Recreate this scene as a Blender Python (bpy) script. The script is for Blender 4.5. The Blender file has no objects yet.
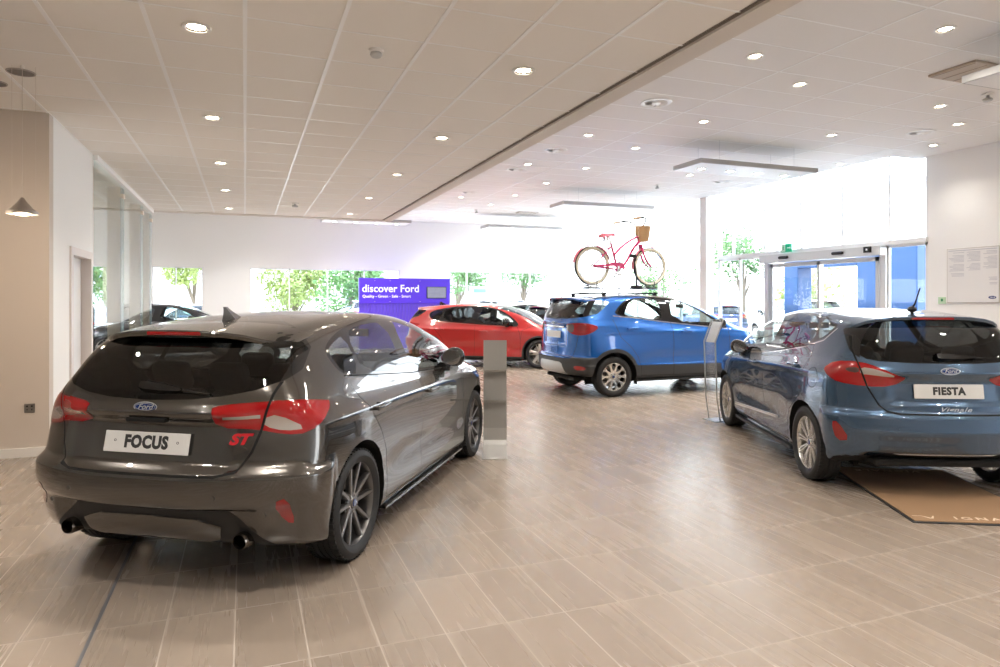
import math, random
import numpy as np
# ---------------------------------------------------------------- numeric helpers
def pchip(pts):
    X=np.array([p[0] for p in pts],float); Y=np.array([p[1] for p in pts],float)
    h=np.diff(X); d=np.diff(Y)/h; m=np.zeros(len(X))
    m[0]=d[0]; m[-1]=d[-1]
    for i in range(1,len(X)-1):
        if d[i-1]*d[i]>0:
            w1=2*h[i]+h[i-1]; w2=h[i]+2*h[i-1]
            m[i]=(w1+w2)/(w1/d[i-1]+w2/d[i])
    def f(x):
        x=np.clip(np.asarray(x,float),X[0],X[-1])
        i=np.clip(np.searchsorted(X,x,side='right')-1,0,len(X)-2)
        t=(x-X[i])/h[i]; t2=t*t; t3=t2*t
        return (2*t3-3*t2+1)*Y[i]+(t3-2*t2+t)*h[i]*m[i]+(-2*t3+3*t2)*Y[i+1]+(t3-t2)*h[i]*m[i+1]
    return f
def smax(a,b,k):
    h=np.maximum(k-np.abs(a-b),0)/k
    return np.maximum(a,b)+h*h*k*.25
def gau(v,c,s): return np.exp(-((v-c)/s)**2)
def stp(v,a,b):
    t=np.clip((v-a)/(b-a),0,1); return t*t*(3-2*t)

# ---------------------------------------------------------------- car shells as smooth implicit solids
# car frame: x forward from the rear axle, y left, z up
def make_field(S):
    Wp=pchip(S['plan']); INS=pchip(S['inset']); T=pchip(S['top']); RZ=pchip(S['rear']); FZ=pchip(S['front'])
    ZB=pchip(S['belt']); CR=pchip(S['crown']); SL=pchip(S['lower']); KG=S.get('kg',.45); ex=S.get('extra')
    G0=pchip(S['gtaper'])
    def F(P):
        x,y,z=P[:,0],P[:,1],P[:,2]; ay=np.abs(y)
        zb=ZB(x); up=np.maximum(z-zb,0)
        body=Wp(x)-INS(np.minimum(z,zb)-0.0)
        sh=S['shoulder']*stp(z,zb-.13,zb+.01)
        gh=KG*up+S.get('kc',.25)*up*up+G0(x)*stp(z,zb-.10,zb+.16)
        w=body-sh-gh
        if ex is not None: w=w+ex[0](x,ay,z)
        a=(ay-w)*np.where(z>zb,.9,1.0)
        t0=T(x); dt=(T(x+.01)-t0)/.01
        t=(z-(t0-CR(x)*ay*ay))/np.sqrt(1+dt*dt)
        r0=RZ(z); dr=(RZ(z+.01)-r0)/.01
        rear=r0+S['rc']*(ay/.7)**S.get('rp',2.6)
        if ex is not None: rear=rear+ex[1](x,ay,z)
        r=(rear-x)/np.sqrt(1+dr*dr)
        f0=FZ(z)-S['fc']*(ay/.7)**2.4
        q=x-f0
        o=smax(a,t,S.get('k1',.10)); o=smax(o,r,S.get('k2',.09)); o=smax(o,q,.10)
        o=smax(o,SL(x)-z,.03)
        return o
    return F
def grid_faces(nx,ny,nz,S):
    """points of a subdivided box, shared at the edges, with quads"""
    idx={}; pts=[]; quads=[]
    def v(i,j,k):
        if (i,j,k) not in idx: idx[(i,j,k)]=len(pts); pts.append((i/nx*2-1,j/ny*2-1,k/nz*2-1))
        return idx[(i,j,k)]
    for i in range(nx):
        for j in range(ny):
            quads.append((v(i,j,0),v(i,j+1,0),v(i+1,j+1,0),v(i+1,j,0)))
            quads.append((v(i,j,nz),v(i+1,j,nz),v(i+1,j+1,nz),v(i,j+1,nz)))
    for i in range(nx):
        for k in range(nz):
            quads.append((v(i,0,k),v(i+1,0,k),v(i+1,0,k+1),v(i,0,k+1)))
            quads.append((v(i,ny,k),v(i,ny,k+1),v(i+1,ny,k+1),v(i+1,ny,k)))
    for j in range(ny):
        for k in range(nz):
            quads.append((v(0,j,k),v(0,j,k+1),v(0,j+1,k+1),v(0,j+1,k)))
            quads.append((v(nx,j,k),v(nx,j+1,k),v(nx,j+1,k+1),v(nx,j,k+1)))
    return np.array(pts),quads
def shell(S,nx,ny,nz):
    F=make_field(S); U,quads=grid_faces(nx,ny,nz,S)
    x0,x1=S['xr']-.1,S['xf']+.1; z0,z1=.10,S['zt']+.08; hw=1.0
    c=np.array([(x0+x1)/2,0,S.get('zc',.68)])
    B=np.empty_like(U); B[:,0]=(x0+x1)/2+U[:,0]*(x1-x0)/2; B[:,1]=U[:,1]*hw
    B[:,2]=np.where(U[:,2]>0,c[2]+U[:,2]*(z1-c[2]),c[2]+U[:,2]*(c[2]-z0))
    O=np.empty_like(U); O[:,0]=(x0+x1)/2+np.clip(U[:,0]*1.02,-1,1)*((x1-x0)/2-.95); O[:,1]=U[:,1]*.35
    O[:,2]=c[2]+U[:,2]*.12
    D=B-O; lo=np.zeros(len(U)); hi=np.full(len(U),1.25)
    # first crossing by marching, then bisection
    ts=np.linspace(0,1.25,60); found=np.zeros(len(U),bool)
    for a,b in zip(ts[:-1],ts[1:]):
        v=F(O+D*b); new=(~found)&(v>0); lo[new]=a; hi[new]=b; found|=new
    for _ in range(22):
        m=(lo+hi)/2; v=F(O+D*m[:,None]); s=v>0; hi=np.where(s,m,hi); lo=np.where(s,lo,m)
    P=O+D*((lo+hi)/2)[:,None]
    return F,P,quads
def gradn(F,P,e=.004):
    N=np.empty_like(P)
    for a in range(3):
        d=np.zeros(3); d[a]=e; N[:,a]=F(P+d)-F(P-d)
    return N/np.maximum(np.linalg.norm(N,axis=1)[:,None],1e-9)

# ---------------------------------------------------------------- cutting regions out of the shell
def inpoly(p,q,poly):
    r=False; n=len(poly); j=n-1
    for i in range(n):
        xi,yi=poly[i]; xj,yj=poly[j]
        if (yi>q)!=(yj>q) and p<(xj-xi)*(q-yi)/(yj-yi)+xi: r=not r
        j=i
    return r
def smooth_poly(pts,n=3,keep=()):
    """Chaikin rounding of a closed polygon (corners listed in keep stay sharp)"""
    P=[(p[0],p[1],i in keep) for i,p in enumerate(pts)]
    for _ in range(n):
        Q=[]
        for i in range(len(P)):
            a,b,c=P[i-1],P[i],P[(i+1)%len(P)]
            if b[2]: Q.append(b); continue
            Q.append((b[0]*.75+a[0]*.25,b[1]*.75+a[1]*.25,False)); Q.append((b[0]*.75+c[0]*.25,b[1]*.75+c[1]*.25,False))
        P=Q
    return [(p[0],p[1]) for p in P]
def circle(cx,cy,r,n=40,a0=0,a1=2*math.pi): return [(cx+r*math.cos(a0+(a1-a0)*i/n),cy+r*math.sin(a0+(a1-a0)*i/n)) for i in range(n)]
class Cutter:
    MAPS={'side':lambda p:(p[0],p[2]),'rear':lambda p:(p[1],p[2]),'wrap':lambda p:(abs(p[1])+p[0],p[2]),'top':lambda p:(p[0],p[1]),'front':lambda p:(p[1],p[2]),'fwrap':lambda p:(p[0]-abs(p[1]),p[2])}
    def __init__(s,P,quads,F):
        s.P=[tuple(p) for p in P]; s.F=F
        s.faces=[tuple(q) for q in quads]; s.reg=['body']*len(quads)
    def cent(s,f):
        n=len(f); a=[s.P[i] for i in f]
        return (sum(p[0] for p in a)/n,sum(p[1] for p in a)/n,sum(p[2] for p in a)/n)
    def nrm(s,f):
        a,b,c=s.P[f[0]],s.P[f[1]],s.P[f[2]]
        n=np.cross(np.subtract(b,a),np.subtract(c,a)); l=np.linalg.norm(n); return n/(l or 1)
    def cut(s,name,mp,poly,pred,only=None):
        mf=s.MAPS[mp]; x0=min(p[0] for p in poly)-.01; x1=max(p[0] for p in poly)+.01; y0=min(p[1] for p in poly)-.01; y1=max(p[1] for p in poly)+.01
        cand=[]
        for i,f in enumerate(s.faces):
            if f is None: continue
            if only and s.reg[i] not in only: continue
            a=[mf(s.P[k]) for k in f]
            if max(p[0] for p in a)<x0 or min(p[0] for p in a)>x1 or max(p[1] for p in a)<y0 or min(p[1] for p in a)>y1: continue
            if not pred(s.cent(f)): continue
            cand.append(i)
        n=len(poly)
        for e in range(n):
            A=poly[e]; B=poly[(e+1)%n]; dx,dy=B[0]-A[0],B[1]-A[1]; L=math.hypot(dx,dy)
            if L<1e-6: continue
            dx/=L; dy/=L; ex0,ex1=min(A[0],B[0])-1e-4,max(A[0],B[0])+1e-4; ey0,ey1=min(A[1],B[1])-1e-4,max(A[1],B[1])+1e-4
            cache={}; new=[]
            for i in cand:
                f=s.faces[i]; a=[mf(s.P[k]) for k in f]
                if max(p[0] for p in a)<ex0 or min(p[0] for p in a)>ex1 or max(p[1] for p in a)<ey0 or min(p[1] for p in a)>ey1: continue
                d=[(p[0]-A[0])*dy-(p[1]-A[1])*dx for p in a]
                if max(d)<1e-5 or min(d)>-1e-5: continue
                # the face must straddle the segment itself, not only its line
                t=[(p[0]-A[0])*dx+(p[1]-A[1])*dy for p in a]
                if max(t)<-1e-4 or min(t)>L+1e-4: continue
                pos=[];neg=[]; m=len(f)
                for k in range(m):
                    v0,v1=f[k],f[(k+1)%m]; d0,d1=d[k],d[(k+1)%m]
                    if d0>=-1e-5: pos.append(v0)
                    if d0<=1e-5: neg.append(v0)
                    if (d0>1e-5 and d1<-1e-5) or (d0<-1e-5 and d1>1e-5):
                        key=(min(v0,v1),max(v0,v1))
                        if key not in cache:
                            tt=d0/(d0-d1); p,q=s.P[v0],s.P[v1]
                            cache[key]=len(s.P); s.P.append((p[0]+(q[0]-p[0])*tt,p[1]+(q[1]-p[1])*tt,p[2]+(q[2]-p[2])*tt))
                        pos.append(cache[key]); neg.append(cache[key])
                if len(pos)>2 and len(neg)>2:
                    s.faces[i]=tuple(pos); s.faces.append(tuple(neg)); s.reg.append(s.reg[i]); new.append(len(s.faces)-1)
            cand+=new
        for i in cand:
            c=mf(s.cent(s.faces[i]))
            if inpoly(c[0],c[1],poly): s.reg[i]=name
    def strip(s,name,mp,line,w,pred,closed=False,only=None):
        """a thin band along a polyline (panel gaps, chrome strips)"""
        n=len(line); segs=range(n if closed else n-1)
        def nr(i):
            a=line[i-1] if (i>0 or closed) else line[i]; b=line[(i+1)%n] if (i<n-1 or closed) else line[i]
            dx,dy=b[0]-a[0],b[1]-a[1]; L=math.hypot(dx,dy) or 1; return (-dy/L*w/2,dx/L*w/2)
        for i in segs:
            a,b=line[i],line[(i+1)%n]; na,nb=nr(i),nr((i+1)%n)
            s.cut(name,mp,[(a[0]-na[0],a[1]-na[1]),(b[0]-nb[0],b[1]-nb[1]),(b[0]+nb[0],b[1]+nb[1]),(a[0]+na[0],a[1]+na[1])],pred,only)
# ---------------------------------------------------------------- car body profiles (metres)
def focus_extra(x,ay,z):
    w=.010*gau(x,0,.42)*gau(z,.62,.20)+.008*gau(x,2.70,.42)*gau(z,.62,.2)
    w=w-.016*gau(z,.455-.0+.06*(1.4-x)*.35,.085)*stp(x,.35,.8)*(1-stp(x,2.1,2.4))       # scallop low on the doors
    w=w+.010*gau(z,.865+.02*(1.4-x)*.5,.028)*stp(x,-.6,-.2)*(1-stp(x,2.8,3.2))            # shoulder line
    w=w+.026*(1-stp(z,.630,.668+.06*stp(x,-.5,-.3)))*stp(z,.30,.5)*(1-stp(x,-.42,-.30))
    w=w+.012*(1-stp(z,.20,.26))*(1-stp(x,-.5,-.35))
    return w
def focus_rear(x,ay,z):
    r=.022*stp(z,.685,.70)*(1-stp(z,.90,.945))*(1-stp(ay,.36,.50))                        # number plate recess
    r=r-.020*gau(z,.955,.030)*(1-stp(ay,.50,.62))                                          # lip above the plate
    r=r+.030*stp(z,.40,.43)*0
    r=r+.05*(1-stp(z,.455,.475))*(1-stp(ay,.50,.66))*1.0                                   # diffuser recess
    return r
FOCUS=dict(xr=-.82,xf=3.57,zt=1.475,zc=.66,
 plan=[(-.85,.80),(-.6,.865),(-.35,.893),(0,.905),(.5,.897),(1.2,.888),(1.9,.888),(2.4,.897),(2.75,.903),(3.05,.885),(3.3,.835),(3.6,.74)],
 inset=[(.10,.14),(.155,.075),(.19,.035),(.235,.018),(.30,.010),(.45,.006),(.62,0),(.78,.004),(.86,.012),(.93,.03),(1.05,.05),(1.3,.09)],
 shoulder=.045,kg=.42,kc=.30,
 gtaper=[(-.9,.10),(-.6,.065),(-.3,.03),(.1,.008),(.6,0),(1.6,0),(2.2,.0),(2.6,.03)],
 belt=[(-.8,.985),(-.3,1.0),(.1,.99),(.8,.975),(1.6,.95),(2.3,.925),(2.8,.90),(3.6,.80)],
 top=[(-.9,1.27),(-.6,1.335),(-.3,1.390),(0,1.428),(.4,1.458),(.8,1.472),(1.2,1.462),(1.5,1.440),(1.8,1.388),(2.1,1.292),(2.4,1.160),(2.62,1.05),(2.74,1.008),(2.9,.982),(3.15,.935),(3.35,.865),(3.5,.76),(3.58,.62)],
 crown=[(-.9,.14),(0,.10),(1.3,.10),(2.2,.09),(2.7,.11),(3.2,.16),(3.6,.25)],
 rear=[(.10,-.50),(.20,-.62),(.27,-.70),(.36,-.745),(.46,-.765),(.50,-.79),(.57,-.802),(.63,-.80),(.66,-.788),(.685,-.745),(.74,-.728),(.90,-.70),(.955,-.705),(1.0,-.698),(1.045,-.682),(1.12,-.635),(1.22,-.56),(1.32,-.475),(1.40,-.39),(1.48,-.27)],
 front=[(.1,3.38),(.2,3.5),(.35,3.56),(.5,3.57),(.65,3.55),(.8,3.49),(.95,3.40),(1.1,3.3)],
 lower=[(-.9,.30),(-.45,.235),(0,.17),(2.6,.17),(3.2,.16),(3.6,.19)],
 rc=.125,rp=2.7,fc=.33,k1=.10,k2=.085,extra=(focus_extra,focus_rear))
def fiesta_extra(x,ay,z):
    w=.012*gau(x,0,.40)*gau(z,.62,.22)+.010*gau(x,2.49,.40)*gau(z,.60,.2)
    w=w-.014*gau(z,.50+.05*(1.2-x)*.3,.10)*stp(x,.35,.7)*(1-stp(x,1.9,2.2))
    w=w+.008*gau(z,.90+.03*(1.2-x),.03)*stp(x,-.4,-.1)*(1-stp(x,2.6,3.0))
    w=w+.020*(1-stp(z,.62,.70))*stp(z,.3,.5)*(1-stp(x,-.40,-.28))+.010*(1-stp(z,.20,.26))*stp(x,.3,.45)
    return w
def fiesta_rear(x,ay,z):
    r=.022*stp(z,.735,.765)*(1-stp(z,.925,.965))*(1-stp(ay,.37,.46))
    r=r-.016*gau(z,.985,.035)*(1-stp(ay,.52,.66))
    r=r+.10*(1-stp(z,.33,.37))*(1-stp(ay,.50,.66))
    r=r-.014*gau(z,.525,.05)*(1-stp(ay,.60,.8))
    return r
FIESTA=dict(xr=-.72,xf=3.38,zt=1.485,zc=.67,
 plan=[(-.78,.74),(-.5,.815),(-.3,.842),(0,.862),(.5,.858),(1.2,.85),(1.9,.85),(2.3,.86),(2.55,.858),(2.85,.82),(3.1,.75),(3.4,.62)],
 inset=[(.10,.16),(.18,.10),(.235,.04),(.30,.016),(.45,.008),(.62,0),(.80,.004),(.90,.010),(1.0,.028),(1.1,.05),(1.3,.09)],
 shoulder=.045,kg=.42,kc=.30,
 gtaper=[(-.9,.12),(-.5,.075),(-.2,.03),(.1,.010),(.6,0),(1.5,0),(2.0,.0),(2.4,.03)],
 belt=[(-.8,1.08),(-.3,1.09),(.1,1.075),(.6,1.05),(1.2,1.01),(2.2,.945),(2.6,.91),(3.4,.80)],
 top=[(-.9,1.27),(-.5,1.355),(-.2,1.412),(.2,1.455),(.6,1.478),(1.0,1.474),(1.3,1.450),(1.6,1.395),(1.9,1.298),(2.2,1.165),(2.4,1.072),(2.52,1.028),(2.7,.995),(2.95,.925),(3.15,.84),(3.3,.71),(3.4,.56)],
 crown=[(-.9,.12),(0,.10),(1.2,.10),(2.0,.09),(2.5,.11),(3.0,.18),(3.4,.25)],
 rear=[(.10,-.42),(.20,-.55),(.28,-.62),(.36,-.66),(.46,-.685),(.56,-.695),(.63,-.69),(.665,-.672),(.69,-.645),(.76,-.635),(.90,-.618),(.97,-.618),(1.03,-.605),(1.09,-.578),(1.18,-.53),(1.28,-.468),(1.38,-.395),(1.48,-.29)],
 front=[(.1,3.2),(.2,3.3),(.35,3.37),(.5,3.38),(.65,3.36),(.8,3.29),(.95,3.18),(1.1,3.05)],
 lower=[(-.9,.325),(-.5,.305),(-.3,.22),(0,.19),(2.5,.19),(3.0,.18),(3.4,.21)],
 rc=.125,rp=2.6,fc=.36,k1=.10,k2=.10,extra=(fiesta_extra,fiesta_rear))
def eco_extra(x,ay,z):
    w=.016*gau(x,0,.42)*gau(z,.66,.22)+.014*gau(x,2.52,.42)*gau(z,.66,.2)
    w=w-.016*gau(z,.62,.08)*stp(x,.45,.75)*(1-stp(x,1.8,2.1))+.010*gau(z,1.03,.03)*stp(x,-.3,0)*(1-stp(x,2.4,3.0))
    w=w+.015*(1-stp(z,.50,.53))*stp(z,.2,.35)
    w=w+.022*(1-stp(z,.60,.66))*stp(z,.3,.5)*(1-stp(x,-.45,-.3))
    return w
def eco_rear(x,ay,z):
    return .018*stp(z,.80,.83)*(1-stp(z,1.13,1.17))*(1-stp(ay,.40,.46))-.012*gau(z,1.19,.03)*(1-stp(ay,.5,.6))
ECOS=dict(xr=-.76,xf=3.34,zt=1.66,zc=.72,
 plan=[(-.82,.78),(-.5,.842),(-.3,.865),(0,.882),(.5,.878),(1.2,.87),(1.9,.87),(2.3,.882),(2.6,.88),(2.9,.84),(3.1,.77),(3.4,.64)],
 inset=[(.10,.20),(.20,.12),(.27,.04),(.34,.015),(.50,.006),(.66,0),(.85,.004),(1.0,.010),(1.1,.022),(1.2,.04),(1.4,.06)],
 shoulder=.040,kg=.34,kc=.32,
 gtaper=[(-.9,.10),(-.6,.05),(-.2,.012),(.1,.004),(.6,0),(1.5,0),(2.0,.0),(2.4,.03)],
 belt=[(-.8,1.27),(-.3,1.26),(.1,1.24),(.9,1.17),(1.9,1.08),(2.5,1.02),(3.4,.88)],
 top=[(-.9,1.50),(-.5,1.565),(-.2,1.602),(.2,1.634),(.7,1.648),(1.1,1.630),(1.4,1.585),(1.7,1.498),(2.0,1.380),(2.3,1.245),(2.5,1.162),(2.62,1.128),(2.85,1.085),(3.05,1.01),(3.2,.90),(3.3,.76),(3.38,.6)],
 crown=[(-.9,.10),(0,.09),(1.2,.09),(2.0,.09),(2.5,.11),(3.0,.16),(3.4,.25)],
 rear=[(.10,-.35),(.25,-.52),(.34,-.66),(.40,-.72),(.50,-.74),(.60,-.742),(.635,-.735),(.66,-.69),(.80,-.682),(1.0,-.675),(1.15,-.66),(1.25,-.635),(1.35,-.59),(1.45,-.54),(1.55,-.485),(1.65,-.41)],
 front=[(.1,3.15),(.2,3.25),(.35,3.33),(.5,3.34),(.65,3.33),(.8,3.28),(1.0,3.18),(1.2,3.0)],
 lower=[(-.9,.345),(-.45,.335),(0,.24),(2.5,.22),(3.0,.22),(3.4,.26)],
 rc=.115,rp=2.8,fc=.33,k1=.10,k2=.085,extra=(eco_extra,eco_rear))
# ---------------------------------------------------------------- blender helpers
import bpy, bmesh
from mathutils import Vector, Matrix
C=bpy.context.scene.collection
PI=math.pi
def link_mesh(name,verts,faces,mats,parent=None,fm=None,smooth=True,normals=None,loc=None,rot=None):
    me=bpy.data.meshes.new(name); me.from_pydata([tuple(v) for v in verts],[],[tuple(f) for f in faces])
    for m in (mats if isinstance(mats,(list,tuple)) else [mats]): me.materials.append(m)
    if fm is not None: me.polygons.foreach_set('material_index',fm)
    me.polygons.foreach_set('use_smooth',[bool(smooth)]*len(me.polygons))
    me.update()
    if normals is not None: me.normals_split_custom_set_from_vertices([tuple(n) for n in normals])
    o=bpy.data.objects.new(name,me); C.objects.link(o)
    if parent is not None: o.parent=parent
    if loc is not None: o.location=loc
    if rot is not None: o.rotation_euler=rot
    return o
def tag(o,label=None,cat=None,group=None,kind=None):
    if label: o['label']=label
    if cat: o['category']=cat
    if group: o['group']=group
    if kind: o['kind']=kind
    return o
def empty(name,loc=(0,0,0),rz=0,label=None,cat=None,group=None):
    o=bpy.data.objects.new(name,None); o.empty_display_size=.1; C.objects.link(o); o.location=loc; o.rotation_euler=(0,0,rz)
    return tag(o,label,cat,group)
def copy_tree(o,parent=None):
    c=o.copy(); C.objects.link(c)
    if parent is not None: c.parent=parent
    for ch in list(o.children): copy_tree(ch,c)
    return c
class MB:
    """collects shapes, then links them as one mesh"""
    def __init__(s): s.v=[]; s.f=[]; s.m=[]; s.mi=0
    def add(s,vs,fs):
        n=len(s.v); s.v+= [tuple(v) for v in vs]; s.f+=[tuple(i+n for i in f) for f in fs]; s.m+=[s.mi]*len(fs); return s
    def box(s,a,b,M=None):
        x0,y0,z0=a; x1,y1,z1=b
        vs=[(x0,y0,z0),(x1,y0,z0),(x1,y1,z0),(x0,y1,z0),(x0,y0,z1),(x1,y0,z1),(x1,y1,z1),(x0,y1,z1)]
        if M is not None: vs=[tuple(M@Vector(v)) for v in vs]
        return s.add(vs,[(0,3,2,1),(4,5,6,7),(0,1,5,4),(1,2,6,5),(2,3,7,6),(3,0,4,7)])
    def rbox(s,a,b,r=.01,M=None,seg=2):
        bm=bmesh.new(); bmesh.ops.create_cube(bm,size=1)
        for v in bm.verts: v.co=Vector([(a[i]+b[i])/2+v.co[i]*(b[i]-a[i]) for i in range(3)])
        bmesh.ops.bevel(bm,geom=bm.edges[:],offset=min(r,.49*min(abs(b[i]-a[i]) for i in range(3))),segments=seg,profile=.5,affect='EDGES')
        if M is not None: bmesh.ops.transform(bm,matrix=M,verts=bm.verts)
        bm.verts.index_update(); s.add([v.co[:] for v in bm.verts],[[v.index for v in f.verts] for f in bm.faces]); bm.free(); return s
    def tube(s,pts,r,n=10,caps=True,M=None,closed=False):
        pts=[Vector(p) for p in pts]; N=len(pts); rr=r if isinstance(r,(list,tuple)) else [r]*N; vs=[]; u=None
        for i,p in enumerate(pts):
            if closed: d=pts[(i+1)%N]-pts[i-1]
            else: d=pts[min(i+1,N-1)]-pts[max(i-1,0)]
            d.normalize()
            if u is None: u=d.orthogonal().normalized()
            else: u=(u-d*u.dot(d)); u=u.normalized() if u.length>1e-6 else d.orthogonal().normalized()
            w=d.cross(u)
            for k in range(n):
                a=2*PI*k/n; vs.append(p+(u*math.cos(a)+w*math.sin(a))*rr[i])
        fs=[]
        for i in range(N if closed else N-1):
            j=(i+1)%N
            for k in range(n): fs.append((i*n+k,i*n+(k+1)%n,j*n+(k+1)%n,j*n+k))
        if caps and not closed: fs+= [tuple(range(n-1,-1,-1)),tuple(range((N-1)*n,N*n))]
        if M is not None: vs=[M@v for v in vs]
        return s.add(vs,fs)
    def lathe(s,prof,n=32,M=None,axis='z',closed=False,caps=False):
        """prof: (radius, height) pairs"""
        vs=[];fs=[];m=len(prof)
        for k in range(n):
            a=2*PI*k/n
            for r,h in prof:
                v=(r*math.cos(a),r*math.sin(a),h) if axis=='z' else (r*math.cos(a),h,r*math.sin(a))
                vs.append(v)
        for k in range(n):
            k2=(k+1)%n
            for i in range(m if closed else m-1):
                j=(i+1)%m; fs.append((k*m+i,k2*m+i,k2*m+j,k*m+j))
        if caps: fs+= [tuple(k*m for k in range(n-1,-1,-1)),tuple(k*m+m-1 for k in range(n))]
        if M is not None: vs=[tuple(M@Vector(v)) for v in vs]
        return s.add(vs,fs)
    def prism(s,poly,a,b,axis='y',M=None):
        """poly in 2D extruded from a to b along an axis (y: poly is x,z; x: poly is y,z; z: poly is x,y)"""
        n=len(poly)
        def P(p,h): return {'y':(p[0],h,p[1]),'x':(h,p[0],p[1]),'z':(p[0],p[1],h)}[axis]
        vs=[P(p,a) for p in poly]+[P(p,b) for p in poly]
        if M is not None: vs=[tuple(M@Vector(v)) for v in vs]
        fs=[tuple(range(n)),tuple(range(2*n-1,n-1,-1))]+[(i,n+i,n+(i+1)%n,(i+1)%n) for i in range(n)]
        return s.add(vs,fs)
    def build(s,name,mats,parent=None,smooth=False,**k):
        o=link_mesh(name,s.v,s.f,mats,parent,s.m,smooth,**k)
        bm=bmesh.new(); bm.from_mesh(o.data); bmesh.ops.recalc_face_normals(bm,faces=bm.faces[:]); bm.to_mesh(o.data); bm.free()
        if smooth and hasattr(o.data,'set_sharp_from_angle'): o.data.set_sharp_from_angle(angle=math.radians(38))
        return o
def text_mesh(name,body,size,mat,parent,M,extrude=.001,shear=0,bold=0,align='CENTER',spacing=1.0,sx=1.0):
    cu=bpy.data.curves.new(name,'FONT'); cu.body=body; cu.size=size; cu.extrude=extrude; cu.shear=shear; cu.offset=bold; cu.align_x=align; cu.align_y='CENTER'; cu.space_character=spacing; cu.resolution_u=3
    t=bpy.data.objects.new(name,cu); C.objects.link(t); dg=bpy.context.evaluated_depsgraph_get(); me=bpy.data.meshes.new_from_object(t.evaluated_get(dg)); bpy.data.objects.remove(t)
    me.transform(M@Matrix.Diagonal((sx,1,1,1))); me.materials.clear(); me.materials.append(mat)
    o=bpy.data.objects.new(name,me); C.objects.link(o); 
    if parent is not None: o.parent=parent
    return o
# ---------------------------------------------------------------- materials
def mat(name,col,rough=.5,metal=0,coat=0,spec=.5,emit=None,es=0,coatr=.03):
    m=bpy.data.materials.new(name); m.use_nodes=True; b=m.node_tree.nodes['Principled BSDF']
    b.inputs['Base Color'].default_value=(*col,1); b.inputs['Roughness'].default_value=rough; b.inputs['Metallic'].default_value=metal
    b.inputs['Coat Weight'].default_value=coat; b.inputs['Coat Roughness'].default_value=coatr; b.inputs['Specular IOR Level'].default_value=spec
    if emit: b.inputs['Emission Color'].default_value=(*emit,1); b.inputs['Emission Strength'].default_value=es
    # a faint procedural variation of the roughness keeps every surface from looking dead flat
    nt=m.node_tree; tc=nt.nodes.new('ShaderNodeTexCoord'); nz=nt.nodes.new('ShaderNodeTexNoise'); nz.inputs['Scale'].default_value=6; mr=nt.nodes.new('ShaderNodeMapRange')
    mr.inputs['To Min'].default_value=max(rough-.015,0); mr.inputs['To Max'].default_value=min(rough+.015,1)
    nt.links.new(tc.outputs['Object'],nz.inputs['Vector']); nt.links.new(nz.outputs['Fac'],mr.inputs['Value']); nt.links.new(mr.outputs['Result'],b.inputs['Roughness'])
    return m
def paint(name,col,metal=.6,rough=.32,flake=.06):
    """clear-coated car paint with fine flakes; the inner face of the sheet is dark grey trim"""
    m=mat(name,col,rough,metal,1.0,coatr=.012); nt=m.node_tree; nt.nodes['Principled BSDF'].inputs['Coat IOR'].default_value=1.65; b=nt.nodes['Principled BSDF']
    tc=nt.nodes.new('ShaderNodeTexCoord'); nz=nt.nodes.new('ShaderNodeTexNoise'); nz.inputs['Scale'].default_value=900; nz.inputs['Detail'].default_value=1
    mx=nt.nodes.new('ShaderNodeMix'); mx.data_type='RGBA'; mx.inputs['A'].default_value=(*[c*(1-flake*4) for c in col],1); mx.inputs['B'].default_value=(*[min(c*(1+flake*4),1) for c in col],1)
    nt.links.new(tc.outputs['Object'],nz.inputs['Vector']); nt.links.new(nz.outputs['Fac'],mx.inputs['Factor'])
    ge=nt.nodes.new('ShaderNodeNewGeometry'); m2=nt.nodes.new('ShaderNodeMix'); m2.data_type='RGBA'; m2.inputs['B'].default_value=(.05,.05,.055,1)
    nt.links.new(ge.outputs['Backfacing'],m2.inputs['Factor']); nt.links.new(mx.outputs['Result'],m2.inputs['A']); nt.links.new(m2.outputs['Result'],b.inputs['Base Color'])
    return m
def glass(name,tint=(1,1,1),rough=0.0,ior=1.5,refl=1.0,opaque=0,dark=(.02,.02,.02)):
    m=bpy.data.materials.new(name); m.use_nodes=True; nt=m.node_tree; nt.nodes.clear(); N=nt.nodes.new
    o=N('ShaderNodeOutputMaterial'); t=N('ShaderNodeBsdfTransparent'); g=N('ShaderNodeBsdfGlossy'); mx=N('ShaderNodeMixShader'); fr=N('ShaderNodeFresnel')
    nz=N('ShaderNodeTexNoise'); nz.inputs['Scale'].default_value=3; mr=N('ShaderNodeMapRange'); mr.inputs['To Min'].default_value=rough; mr.inputs['To Max'].default_value=rough+.004
    nt.links.new(nz.outputs['Fac'],mr.inputs['Value']); nt.links.new(mr.outputs['Result'],g.inputs['Roughness'])
    t.inputs['Color'].default_value=(*tint,1)
    ge=N('ShaderNodeNewGeometry'); im=N('ShaderNodeMapRange'); im.inputs['To Min'].default_value=ior; im.inputs['To Max'].default_value=1/ior   # the same reflectance from both faces of the sheet
    nt.links.new(ge.outputs['Backfacing'],im.inputs['Value']); nt.links.new(im.outputs['Result'],fr.inputs['IOR']); g.inputs['Color'].default_value=(refl,refl,refl,1)
    nt.links.new(fr.outputs[0],mx.inputs[0]); nt.links.new(t.outputs[0],mx.inputs[1]); nt.links.new(g.outputs[0],mx.inputs[2]); nt.links.new(mx.outputs[0],o.inputs[0])
    return m
M={}
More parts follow.
